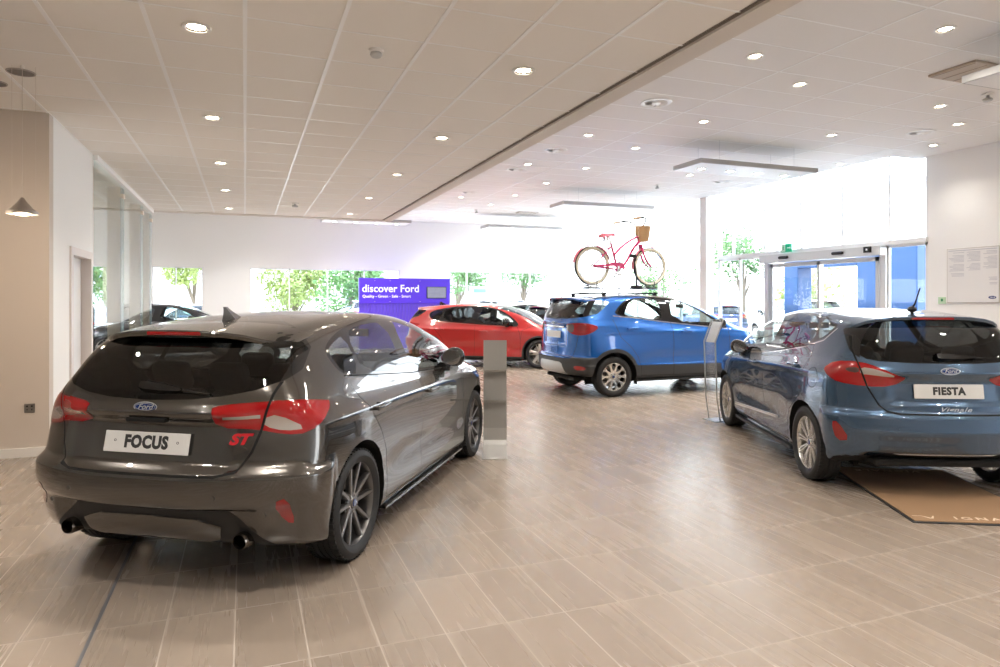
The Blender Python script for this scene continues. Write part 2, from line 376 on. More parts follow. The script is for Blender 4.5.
def init_mats():
    M['grey_paint']=paint('magnetic grey paint',(.082,.075,.068),.80,.24,.10)
    M['dusk_paint']=paint('dusk blue paint',(.052,.105,.185),.70,.25,.08)
    M['bright_paint']=paint('bright blue paint',(.003,.125,.50),.45,.26,.05)
    M['red_paint']=paint('race red paint',(.47,.002,.003),.0,.32,.02)
    M['black_paint']=paint('black car paint',(.02,.02,.024),.4,.3,.03)
    M['white_paint']=paint('white car paint',(.8,.8,.8),.0,.4,.01)
    M['silver_paint']=paint('silver car paint',(.45,.47,.5),.7,.3,.03)
    M['deep_paint']=paint('deep blue car paint',(.03,.06,.2),.5,.3,.03)
    M['gap']=mat('panel gap black',(.004,.004,.004),.9)
    M['plastic']=mat('dark grained plastic',(.014,.014,.015),.5)
    M['cladding']=mat('charcoal cladding plastic',(.035,.036,.038),.5)
    M['gloss_black']=mat('gloss black trim',(.006,.006,.007),.06,0,.5)
    M['chrome']=mat('chrome',(.82,.82,.83),.10,1)
    M['dchrome']=mat('burnt dark chrome',(.22,.19,.17),.16,1)
    M['satin']=mat('satin silver trim',(.55,.56,.57),.32,.9)
    M['red_lens']=mat('red lamp lens',(.34,.001,.003),.08,0,1)
    M['dred_lens']=mat('deep red lamp lens',(.26,.001,.003),.10,0,1)
    M['clear_lens']=mat('clear lamp lens',(.55,.50,.48),.14,.55,1)
    M['smoke_lens']=mat('smoked lamp lens',(.10,.05,.05),.12,.2,1)
    M['pglass']=glass('privacy glass',(.24,.25,.25),refl=.95,ior=1.52)
    M['mglass']=glass('tinted rear glass',(.35,.36,.36),refl=.95,ior=1.5)
    M['cglass']=glass('clear car glass',(.80,.88,.86),refl=.95,ior=1.5)
    M['rubber']=mat('tyre rubber',(.018,.018,.019),.62)
    M['rim_dark']=mat('magnetite alloy',(.17,.165,.165),.32,.85,.3)
    M['rim_silver']=mat('silver alloy',(.62,.62,.60),.30,.85,.4)
    M['rim_nickel']=mat('bright machined alloy',(.72,.70,.66),.24,.9,.4)
    M['disc']=mat('brake disc steel',(.32,.31,.30),.35,.9)
    M['seat']=mat('charcoal seat fabric',(.045,.045,.05),.8)
    M['dash']=mat('dashboard plastic',(.03,.03,.033),.6)
    M['bright_trim']=mat('bright satin trim',(.72,.72,.72),.3,.25)
    M['plate']=mat('number plate white',(.74,.74,.73),.35,0,.3)
    M['letter']=mat('black lettering',(.03,.03,.032),.5)
    M['oval']=mat('oval badge blue',(.01,.035,.16),.2,0,1)
    M['badge_red']=mat('badge red enamel',(.6,.02,.03),.25,.2,.8)
    M['parcel']=mat('parcel shelf felt',(.02,.02,.02),.95)
# ---------------------------------------------------------------- car assembly
def mesh_region(cut,F,names,side=None,off=0,cache={}):
    idx={}; vs=[]; fs=[]
    for f,r in zip(cut.faces,cut.reg):
        if r not in names: continue
        if side is not None and cut.cent(f)[1]*side<=0: continue
        g=[]
        for i in f:
            if i not in idx: idx[i]=len(vs); vs.append(cut.P[i])
            g.append(idx[i])
        fs.append(g)
    if not fs: return None
    V=np.array(vs,float); N=gradn(F,V)
    if off: V=V+N*off
    return V,fs,N
def part_from(cut,F,name,regions,mat_list,parent,side=None,off=0,rim=0):
    """regions: list of (region, material index); rim folds the open edge inwards so a panel has thickness"""
    names={r:i for r,i in regions}
    idx={}; vs=[]; fs=[]; fm=[]
    for f,r in zip(cut.faces,cut.reg):
        if r not in names: continue
        if side is not None and cut.cent(f)[1]*side<=0: continue
        g=[]
        for i in f:
            if i not in idx: idx[i]=len(vs); vs.append(cut.P[i])
            g.append(idx[i])
        fs.append(g); fm.append(names[r])
    if not fs: return None
    V=np.array(vs,float); N=gradn(F,V)
    if off: V=V+N*off
    if rim:
        cnt={}
        for fi,f in enumerate(fs):
            for a,b in zip(f,f[1:]+f[:1]): cnt.setdefault((min(a,b),max(a,b)),[]).append((a,b,fi))
        ring={}; V=list(V); N=list(N); nf=[]
        for k,l in cnt.items():
            if len(l)!=1: continue
            a,b,fi=l[0]
            for q in (a,b):
                if q not in ring: ring[q]=len(V); V.append(V[q]-N[q]*rim); N.append(N[q])
            nf.append((b,a,ring[a],ring[b])); fm.append(fm[fi])
        fs=fs+nf; V=np.array(V); N=np.array(N)
    return link_mesh(name,V,fs,mat_list,parent,fm,True,N)
def tyre_wheel(parent,x,y,R,w,rim_mat,style,rr):
    """tyre with its alloy rim; the outer face looks along +-y"""
    s=1 if y>0 else -1
    h=w/2; m=MB(); prof=[(rr-.012,-h*.80),(rr+.004,-h*.93),(rr+.03,-h),(R-.045,-h*1.0),(R-.018,-h*.93),(R-.006,-h*.80)]
    for gpos in (-.48,-.16,.16,.48): prof+=[(R,h*(gpos-.055)),(R-.007,h*(gpos-.05)),(R-.007,h*(gpos+.05)),(R,h*(gpos+.055))]
    prof+=[(R-.006,h*.80),(R-.018,h*.93),(R-.045,h*1.0),(rr+.03,h),(rr+.004,h*.93),(rr-.012,h*.80)]
    m.lathe(prof,56,axis='y')
    # shoulder tread blocks
    for k in range(56):
        a=2*PI*k/56
        for q in (-1,1): m.box((-.010,q*h*.70-.018,R-.008),(.010,q*h*.70+.018,R+.0005),Matrix.Rotation(a,4,'Y'))
    t=m.build('tyre',M['rubber'],parent,True,loc=(x,y,R))
    m=MB(); e=s
    lip=h*.86
    m.lathe([(rr-.002,e*lip),(rr+.010,e*(lip+.006)),(rr+.012,e*(lip-.004)),(rr-.002,e*(lip-.010))],56,axis='y',closed=True)
    m.lathe([(rr-.002,e*lip),(rr-.014,e*(lip-.012)),(rr-.022,e*(lip-.05)),(rr-.022,-e*h*.8),(rr-.004,-e*h*.85)],56,axis='y')
    fy=e*(lip-.012)
    def spoke(a0,r0,a1,r1,w0,w1,y0=.0,y1=0.0,d=.03,inner=.0):
        p0=Vector((r0*math.cos(a0),0,r0*math.sin(a0))); p1=Vector((r1*math.cos(a1),0,r1*math.sin(a1))); dd=(p1-p0).normalized(); nn=Vector((-dd.z,0,dd.x))
        vs=[]
        for p,wd,yy in ((p0,w0,y0),(p1,w1,y1)):
            for off,dp in ((-1,.010),(-.62,0),(.62,0),(1,.010),(.8,d),(-.8,d)):
                q=p+nn*off*wd/2; vs.append((q.x,fy-e*(yy+dp),q.z))
        fs=[(0,1,2,3,4,5),(11,10,9,8,7,6)]+[(i,(i+1)%6,6+(i+1)%6,6+i) for i in range(6)]
        m.add(vs,fs)
    if style=='st':
        for k in range(5):
            a=PI/2+2*PI*k/5
            for q in (-1,1):
                spoke(a+q*.30,.050,a+q*.27,rr-.004,.036,.024,.022,.0,.035)
            m.lathe([(0,fy-e*.030),(.085,fy-e*.034),(.085,fy-e*.055)],20,axis='y') if k==0 else None
    elif style=='multi':
        for k in range(10):
            a=2*PI*k/10+.1
            for q in (-1,1): spoke(a+q*.10,.045,a+q*.085,rr-.004,.014,.017,.020,.0)
    elif style=='loop':
        # a dished face pierced by ten oval windows
        na,nr=200,20; rr0,rr1=.05,rr-.004; idx={}; vs=[]; fs=[]
        def vv(i,j):
            i%=na
            if (i,j) not in idx:
                q=j/nr; r_=rr0+(rr1-rr0)*q; a=2*PI*i/na; idx[(i,j)]=len(vs); vs.append((r_*math.cos(a),fy-e*(.022*(1-q)**1.5+.002),r_*math.sin(a)))
            return idx[(i,j)]
        for i in range(na):
            ph=((i+.5)%20-10)/10.
            for j in range(nr):
                q=(j+.5)/nr; hw=.60+.16*q
                if ((q-.58)/.34)**2+(ph/hw)**2<1: continue
                fs.append((vv(i,j),vv(i+1,j),vv(i+1,j+1),vv(i,j+1)))
        n0=len(vs); cnt={}
        for f in fs:
            for a_,b_ in zip(f,f[1:]+f[:1]): cnt[(min(a_,b_),max(a_,b_))]=cnt.get((min(a_,b_),max(a_,b_)),0)+1
        vs+= [(p[0],p[1]-e*.030,p[2]) for p in vs[:n0]]
        fs2=fs+[tuple(n0+k for k in reversed(f)) for f in fs]+[(a_,b_,b_+n0,a_+n0) for (a_,b_),c_ in cnt.items() if c_==1]
        m.add(vs,fs2)
    elif style=='five':
        for k in range(5):
            a=PI/2+2*PI*k/5
            spoke(a,.05,a,rr-.004,.075,.055,.014,.0)
            spoke(a+.3,.05,a+.38,rr-.004,.022,.016,.02,.005)
    hub=[(.0,fy-e*.012),(.022,fy-e*.012),(.030,fy-e*.014),(.034,fy-e*.022),(.062,fy-e*.022),(.072,fy-e*.030),(.074,fy-e*.06)]
    m.lathe(hub,28,axis='y')
    m.mi=1
    for k in range(5):
        a=2*PI*k/5+PI/2+PI/5; m.lathe([(0,fy-e*.016),(.007,fy-e*.016),(.010,fy-e*.020),(.010,fy-e*.03)],10,Matrix.Translation((.050*math.cos(a),0,.050*math.sin(a))),axis='y')
    r=m.build('rim',[rim_mat,M['disc']],t,True)
    m=MB(); m.lathe([(.08,fy-e*.075),(rr*.72,fy-e*.075),(rr*.72,fy-e*.10),(.08,fy-e*.10)],36,axis='y',closed=True); m.build('brake_disc',M['disc'],t,True)
    m=MB(); m.prism([(-rr*.80,-.07),(-rr*.80,.07),(-rr*.45,.08),(-rr*.45,-.08)],fy-e*.05,fy-e*.12); m.build('brake_caliper',M['plastic'],t)
    m=MB(); m.lathe([(0,fy-e*.006),(.020,fy-e*.007),(.024,fy-e*.012)],20,axis='y'); m.build('centre_cap',M['oval'],t,True)
    return t
def seat(parent,x,y,z,w=.46,high=.0,name='seat'):
    m=MB(); m.rbox((x-.02,y-w/2,z),(x+.50,y+w/2,z+.16),.06,seg=3)
    R=Matrix.Translation((x,y,z+.10))@Matrix.Rotation(math.radians(-20),4,'Y')
    m.rbox((-.06,-w/2,0),(.07,w/2,.56),.06,R,seg=3)
    for q in (-1,1): m.rbox((-.05,q*w/2-.04,.05),(.11,q*w/2+.04,.45),.035,R,seg=3)
    o=m.build(name,M['seat'],parent,True)
    m=MB(); m.rbox((-.055,-.13,.60+high),(.045,.13,.79+high),.045,R,seg=3); m.tube([(0,-.06,.5),(0,-.06,.63)],.006,6,M=R); m.tube([(0,.06,.5),(0,.06,.63)],.006,6,M=R)
    m.build('headrest',M['seat'],o,True)
    return o
def interior(t,S,belt=.95,roofw=.55,sx=(1.15,.25),rhd=True,zs=.30,fw=.60):
    xf=S.get('dashx',2.05)
    for y in (-.37,.37): seat(t,sx[0],y,zs)
    for y in (-.42,0,.42): seat(t,sx[1],y,zs+.04,.40 if y else .36,-.03)
    m=MB(); m.rbox((xf-.10,-.70,belt-.26),(xf+.45,.70,belt-.02),.06,seg=3); m.rbox((xf-.16,-.12,.3),(xf,.12,belt-.15),.03); m.build('dashboard',M['dash'],t,True)
    yy=-.37 if rhd else .37; R=Matrix.Translation((xf-.28,yy,belt-.10))@Matrix.Rotation(math.radians(-66),4,'Y')
    m=MB(); m.tube([(.185*math.cos(a*PI/14),.185*math.sin(a*PI/14),0) for a in range(28)],.015,8,M=R,closed=True); m.rbox((-.05,-.06,-.03),(.05,.06,.01),.02,R)
    for a in (0,PI,PI*1.5): m.tube([(0,0,0),(.18*math.sin(a),.18*math.cos(a),0)],.012,6,M=R)
    m.tube([(0,0,-.02),(0,0,-.25)],.03,8,M=R); m.build('steering_wheel',M['dash'],t,True)
    m=MB(); m.rbox((-.55,-.52,.24),(2.35,.52,.30),.02); m.rbox((.95,-.10,.28),(2.0,.10,.48),.04); m.build('cabin_floor',M['parcel'],t)
    R=Matrix.Translation((xf-.10,0,S['zt']-.22)); m=MB(); m.rbox((-.012,-.11,-.035),(.012,.11,.035),.012,R); m.tube([(0,0,.02),(.05,0,.10)],.008,6,M=R); m.build('rear_view_mirror',M['dash'],t,True)
def oval_badge(parent,loc,n,w=.145):
    """blue oval with a chrome rim and the script name, lying flat on the surface whose outward normal is n"""
    n=Vector(n).normalized(); z=Vector((0,0,1)); z=(z-n*z.dot(n)).normalized(); x=z.cross(n)
    R=Matrix.Translation(loc)@Matrix(((x.x,z.x,n.x,0),(x.y,z.y,n.y,0),(x.z,z.z,n.z,0),(0,0,0,1)))
    h=w*.39
    def el(a,b,k=36): return [(a*math.cos(2*PI*i/k),b*math.sin(2*PI*i/k)) for i in range(k)]
    m=MB(); m.prism(el(w/2,h/2),-.004,.004,'z',R); o=m.build('oval_badge',M['chrome'],parent)
    m=MB(); m.prism(el(w/2-.006,h/2-.006),.004,.0055,'z',R); m.build('badge_field',M['oval'],o)
    m=MB(); N=36
    a,b=el(w/2-.010,h/2-.010),el(w/2-.0125,h/2-.0125); v=[tuple(R@Vector((*p,.006))) for p in a+b]; m.add(v,[(i,(i+1)%N,N+(i+1)%N,N+i) for i in range(N)]); m.build('badge_ring',M['chrome'],o)
    text_mesh('badge_script','Ford',h*.72,M['chrome'],o,R@Matrix.Translation((0,0,.006)),.0006,.35,.0006,sx=1.15)
    return o
def wiper(parent,p,q,up,F=None,cover=.30,m_=None):
    """rear wiper: thick tapered cover at the pivot, thin blade beyond"""
    p,q,up=Vector(p),Vector(q),Vector(up).normalized(); d=(q-p); L=d.length; d.normalize(); n=up; w=n.cross(d)
    R=Matrix(((d.x,w.x,n.x,p.x),(d.y,w.y,n.y,p.y),(d.z,w.z,n.z,p.z),(0,0,0,1)))
    m=MB(); c=L*cover
    prof=[(0,.026),(.03,.034),(c*.5,.032),(c,.016),(c+.02,.008)]
    vs=[];fs=[]
    for x,h in prof:
        vs+=[(x,-h,.004),(x,-h*.6,.030),(x,h*.6,.030),(x,h,.004)]
    for i in range(len(prof)-1):
        for k in range(4): fs.append((4*i+k,4*i+(k+1)%4,4*i+4+(k+1)%4,4*i+4+k))
    fs+=[(3,2,1,0),tuple(range(4*len(prof)-4,4*len(prof)))]
    m.add([tuple(R@Vector(v)) for v in vs],fs); m.tube([R@Vector((c*.6,0,.022)),R@Vector((L,0,.014))],[.009,.005],6)
    o=m.build('rear_wiper',m_ or M['gloss_black'],parent,True)
    m=MB(); m.box((.02,-.006,.0),(L*.98,.006,.010),R); m.build('wiper_blade',M['rubber'],o)
    return o
def door_mirror(parent,x,s,y,z,m_,size=1.0):
    m=MB(); bm=bmesh.new(); bmesh.ops.create_icosphere(bm,subdivisions=3,radius=1)
    for v in bm.verts:
        c=v.co; fx=.085 if c.x>0 else .055
        v.co=Vector((x+c.x*fx*size, y+s*(.105+c.y*s*.092)*size, z+.085*size+c.z*(.075+.012*c.y*s)*size))
    for f in bm.faces: pass
    m.add([v.co[:] for v in bm.verts],[[v.index for v in f.verts] for f in bm.faces]); bm.free()
    o=m.build('door_mirror',m_,parent,True)
    g=MB(); g.prism([(y+s*(.105+.074*math.cos(a*PI/12))*size,z+(.085+.060*math.sin(a*PI/12))*size) for a in range(24)],x-.050*size,x-.056*size,'x'); g.build('mirror_glass',M['chrome'],o)
    k=MB(); k.rbox((x-.03,min(y-s*.03,y+s*.09),z-.03),(x+.05,max(y-s*.03,y+s*.09),z+.05),.015); k.build('mirror_foot',M['gloss_black'],o,True)
    return o
def handle(parent,x,y,z,s,m_,w=.20):
    o=MB(); o.rbox((x-w/2,y-.012,z-.016),(x+w/2,y+.012,z+.016),.011,Matrix.Translation((0,s*.028,0)),seg=3)
    for q in (-1,1): o.rbox((x+q*w*.40-.02,y-.02,z-.013),(x+q*w*.40+.02,y+.02,z+.013),.008,Matrix.Translation((0,s*.010,0)))
    o=o.build('door_handle',m_,parent,True)
    k=MB(); k.lathe([(0,.004),(.030,.003),(.034,-.004)],20,Matrix.Translation((x-.01,y-s*.012,z))@Matrix.Rotation(-s*PI/2,4,'X')@Matrix.Diagonal((1.5,.85,1,1))); k.build('handle_recess',M['gap'],o,True)
    return o
def arch_liner(t,cut,F,x,z,r,y0=.56):
    for s in (-1,1):
        m=MB(); n=30; vs=[]; fs=[]
        for i in range(n+1):
            a=-.35+(PI+.70)*i/n; px,pz=x+r*math.cos(a),z+r*math.sin(a)
            ys=np.linspace(.5,1.0,60); f=F(np.array([[px,s*q,pz] for q in ys])); k=np.argmax(f>0); ye=(ys[k] if f.max()>0 else .8)-.006
            if f[0]>0: ye=.6
            vs+= [(px,s*ye,pz),(x+(r+.0)*math.cos(a),s*y0,z+r*math.sin(a))]
        for i in range(n): fs.append((2*i,2*i+1,2*i+3,2*i+2))
        fs.append(tuple(2*i+1 for i in range(n+1)))
        m.add(vs,fs); m.build('wheel_arch_liner',M['gap'],t)
def surf_y(F,x,z,s=1):
    ys=np.linspace(.3,1.1,160); f=F(np.array([[x,s*q,z] for q in ys])); return s*float(ys[np.argmax(f>0)])
def surf_x(F,y,z,x0=-1.3):
    xs=np.linspace(x0,1.0,900); f=F(np.array([[q,y,z] for q in xs])); return float(xs[np.argmax(f<0)])
def surf_z(F,x,y):
    zs=np.linspace(2.0,.5,700); f=F(np.array([[x,y,q] for q in zs])); return float(zs[np.argmax(f<0)])
def mirror_half(half): return list(half)+[(-p[0],p[1]) for p in reversed(half) if abs(p[0])>1e-6]

def frame_at(F,p,tw=0,off=.003,up=(0,0,1)):
    """local frame on the car surface at p: x to the viewer's right, y up, z outward"""
    n=Vector(gradn(F,np.array([p],float))[0]); z=Vector(up); z=(z-n*z.dot(n)).normalized(); x=z.cross(n)
    R=Matrix.Translation(Vector(p)+n*off)@Matrix(((x.x,z.x,n.x,0),(x.y,z.y,n.y,0),(x.z,z.z,n.z,0),(0,0,0,1)))
    return R@Matrix.Rotation(tw,4,'Z')

def open_line(half): return [(-p[0],p[1]) for p in reversed(half) if abs(p[0])>1e-6]+list(half)
def side_pred(p): return abs(p[1])>.42
def build_car(S,K,t):
    """K: the cut-outs of one car; every region becomes a part of the thing t"""
    res=K.get('res',(150,60,54))
    F,P,quads=shell(S,*res); c=Cutter(P,quads,F)
    lower=pchip(S['lower'])
    xr=S['xr']
    rp=lambda p:p[0]<xr+K.get('rdepth',.62)
    rp_out=lambda p:p[0]<xr+.45 
    wp=lambda p:p[0]<xr+.95
    sp=K.get('side_pred',side_pred)
    zmin=lambda p:(abs(p[1])>.42)
    # large panels first, details over them
    for nm,poly in K.get('side_panels',[]): c.cut(nm,'side',poly,sp)
    for nm,poly in K.get('rear_panels',[]): c.cut(nm,'rear',poly,rp)
    for nm,poly in K.get('wrap_panels',[]): c.cut(nm,'wrap',poly,wp)
    for nm,poly,pr in K.get('custom',[]): c.cut(nm[1],nm[0],poly,pr)
    for nm,poly,only in K.get('details',[]): c.cut(nm[1],nm[0],poly,{'side':sp,'rear':rp,'wrap':wp,'top':lambda p:p[2]>S['zt']-.62,'fwrap':lambda p:p[0]>S['xf']-1.2}[nm[0]],only)
    for nm,mp,line,w,closed,only in K.get('strips',[]): c.strip(nm,mp,line,w,{'side':sp,'rear':rp,'wrap':wp}[mp],closed,only)
    for (x,z,r) in K['arches']:
        for q in K.get('arch_trim',[]): c.cut(q[0],'side',circle(x,z,r+q[1],44),lambda p:abs(p[1])>.6 and p[2]<1.0,{'body','bumper','door_f','door_r','gap'})
        c.cut('hole','side',circle(x,z,r,44),lambda p:abs(p[1])>.5 and p[2]<1.0)
    for i,f in enumerate(c.faces):
        if c.reg[i] in('body','sill','bumper','cladding'):
            p=c.cent(f)
            if p[2]<float(lower(p[0]))+.012 and abs(p[1])<K.get('uw',.80): c.reg[i]='under'
    mp_=K['paint']; G=[('gap',1)]
    bodyregs=[('body',0),('gap',1)]+[(r,i+2) for i,(r,m_) in enumerate(K.get('extra_body',[]))]
    part_from(c,F,'body_shell',bodyregs,[mp_,M['gap']]+[m_ for r,m_ in K.get('extra_body',[])],t)
    part_from(c,F,'underbody',[('under',0)],[M['plastic']],t)
    out={}
    for nm,reg,m_,sides,kw in K['parts']:
        for s in ((1,-1) if sides else (None,)):
            regs=[(reg,0)] if isinstance(reg,str) else [(r,i) for i,r in enumerate(reg)]
            par=t; kw2=dict(kw); 
            if 'under' in kw2:
                par=out.get((kw2.pop('under'),s)) or t
            o=part_from(c,F,nm,regs,m_ if isinstance(m_,list) else [m_],par,s,**kw2)
            if o: out[(reg if isinstance(reg,str) else reg[0],s)]=o
    for (x,z,r) in K['arches']: arch_liner(t,c,F,x,z,r+.004)
    return F,c,out
def spoiler_mesh(t,name,rows,m_,parent=None):
    """rows: list of sections; each section is the list of (x,y,z) around the blade for y>=0, mirrored"""
    vs=[];fs=[]; n=len(rows[0])
    full=rows+[[(p[0],-p[1],p[2]) for p in r] for r in reversed(rows) if abs(r[0][1])>1e-6] 
    full=[[(p[0],-p[1],p[2]) for p in r] for r in reversed(rows) if abs(r[0][1])>1e-6]+rows
    for r in full: vs+=r
    for i in range(len(full)-1):
        for k in range(n): fs.append((i*n+k,i*n+(k+1)%n,(i+1)*n+(k+1)%n,(i+1)*n+k))
    fs+=[tuple(range(n-1,-1,-1)),tuple(range((len(full)-1)*n,len(full)*n))]
    m=MB(); m.add(vs,fs); return m.build(name,m_,parent or t,True)

def focus_cfg(paint_m,style='st'):
    dlo=smooth_poly([(-.06,1.235),(.02,1.085),(.40,1.035),(1.10,.99),(2.02,.945),(2.20,.955),(2.16,1.04),(1.98,1.175),(1.72,1.315),(1.42,1.392),(1.0,1.413),(.6,1.397),(.27,1.350),(.06,1.300)],2)
    w1=smooth_poly([(-.02,1.232),(.055,1.100),(.262,1.078),(.300,1.325),(.08,1.278)],1)
    w2=smooth_poly([(.315,1.072),(1.00,1.022),(1.10,1.385),(.60,1.372),(.350,1.335)],1)
    w3=smooth_poly([(1.18,1.012),(2.00,.972),(2.09,1.03),(1.93,1.165),(1.68,1.295),(1.42,1.365),(1.27,1.380)],1)
    rdoor=[(.045,1.085),(.10,.98),(.17,.86),(.30,.72),(.395,.56),(.43,.40),(.44,.235),(1.14,.225),(1.155,.62),(1.15,.99)]
    fdoor=[(1.15,.99),(1.155,.62),(1.14,.225),(2.24,.225),(2.255,.42),(2.26,.62),(2.24,.80),(2.16,.945)]
    tg=mirror_half([(0,.650),(.44,.650),(.53,.668),(.585,.76),(.622,.88),(.655,1.01),(.672,1.11),(.69,1.20),(.70,1.30),(.66,1.45),(0,1.47)])
    tline=open_line([(0,.650),(.44,.650),(.53,.668),(.585,.76),(.622,.88),(.655,1.01),(.672,1.11)])
    half=[(0,1.020),(.25,1.028),(.42,1.045),(.58,1.076),(.665,1.112),(.668,1.17),(.655,1.30),(.60,1.37),(0,1.41)]
    rg=mirror_half(half)
    light=smooth_poly([(-.318,.955),(-.300,.996),(-.127,1.012),(.209,1.024),(.56,.985),(.575,.968),(.54,.930),(.324,.842),(.163,.842),(-.034,.876),(-.262,.882)],1)
    K=dict(paint=paint_m,arches=[(0,.325,.378),(2.70,.325,.378)],res=(170,64,60),
     side_panels=[('door_r',rdoor),('door_f',fdoor),('sill',[(.40,.10),(.40,.215),(2.30,.215),(2.30,.10)])],
     wrap_panels=[('bumper',[(-1.0,.10),(-1.0,.650),(-.30,.650),(-.16,.655),(.02,.80),(.20,.83),(.40,.70),(.60,.66),(.62,.10)])],
     rear_panels=[('tailgate',tg)],
     details=[(('rear','rear_glass'),rg,{'tailgate','body'}),
      (('wrap','blade'),[(.0,1.112),(.175,1.112),(.37,1.163),(.50,1.275),(.40,1.42),(-.2,1.42),(-.02,1.26)],{'tailgate','body'}),
      (('wrap','light'),light,None),
      (('wrap','light_white'),smooth_poly([(.03,.888),(.02,.932),(.115,.952),(.325,.868),(.16,.862)],1),{'light'}),
      (('wrap','light_bar'),[(-.24,.928),(-.245,.942),(.00,.950),(.0,.932)],{'light'}),
      (('rear','diffuser'),mirror_half([(0,.478),(.36,.474),(.47,.452),(.60,.345),(.69,.262),(.80,.225),(.80,.10),(0,.10)]),{'bumper','body'}),
      (('rear','diffuser_insert'),mirror_half([(0,.415),(.30,.405),(.42,.365),(.40,.30),(.34,.285),(0,.30)]),{'diffuser'}),
      (('wrap','reflector'),smooth_poly([(.050,.508),(.150,.535),(.225,.385),(.155,.395)],1),{'bumper'}),
      (('side','dlo'),dlo,None),(('side','win1'),w1,{'dlo'}),(('side','win2'),w2,{'dlo'}),(('side','win3'),w3,{'dlo'}),
      (('top','windscreen'),[(1.62,-.58),(1.60,0),(1.62,.58),(2.68,.70),(2.80,0),(2.68,-.70)],{'body'}),
      (('fwrap','headlight'),smooth_poly([(2.35,.72),(2.50,.80),(2.90,.72),(3.05,.62),(2.75,.60)],1),None),
      ],
     strips=[('gap','side',rdoor,.007,True,None),('gap','side',fdoor,.007,True,None),('light_edge','wrap',light,.014,True,{'light'}),('gap','rear',tline,.013,False,{'tailgate','body','bumper','light','light_white','light_edge'}),
      ('trimline','side',[(p[0],p[1]-.012) for p in [(-.06,1.235),(.005,1.10),(.06,1.078),(.40,1.035),(1.10,.99),(2.02,.945),(2.19,.952)]],.008,False,{'body','dlo','door_r','door_f'}),
      ('gap','side',[(2.255,.62),(2.30,.86),(2.52,.955),(2.9,.93),(3.3,.84)],.006,False,{'body'})],
     extra_body=[('trimline',M['dchrome'])],
     parts=[('side_door','door_r',paint_m,True,{}),('side_door','door_f',paint_m,True,{}),('rear_bumper','bumper',paint_m,False,{}),('side_sill','sill',paint_m,True,{}),
      ('tailgate','tailgate',paint_m,False,{}),('rear_window','rear_glass',M['pglass'],False,{'under':'tailgate'}),('tailgate_blade','blade',M['gloss_black'],False,{'under':'tailgate'}),
      ('tail_light',['light','light_white','light_bar','light_edge'],[M['red_lens'],M['clear_lens'],M['clear_lens'],M['dred_lens']],True,{'off':.003,'rim':.02}),
      ('diffuser','diffuser',M['plastic'],False,{}),('diffuser_insert','diffuser_insert',paint_m,False,{'under':'diffuser','off':.012,'rim':.02}),('rear_reflector','reflector',M['dred_lens'],True,{'off':.002}),
      ('window_frame','dlo',M['gloss_black'],True,{}),('side_window','win1',M['pglass'],True,{}),('side_window','win2',M['pglass'],True,{}),('side_window','win3',M['cglass'],True,{}),
      ('windscreen','windscreen',M['cglass'],False,{}),('headlight','headlight',M['clear_lens'],True,{'off':.003})])
    return K
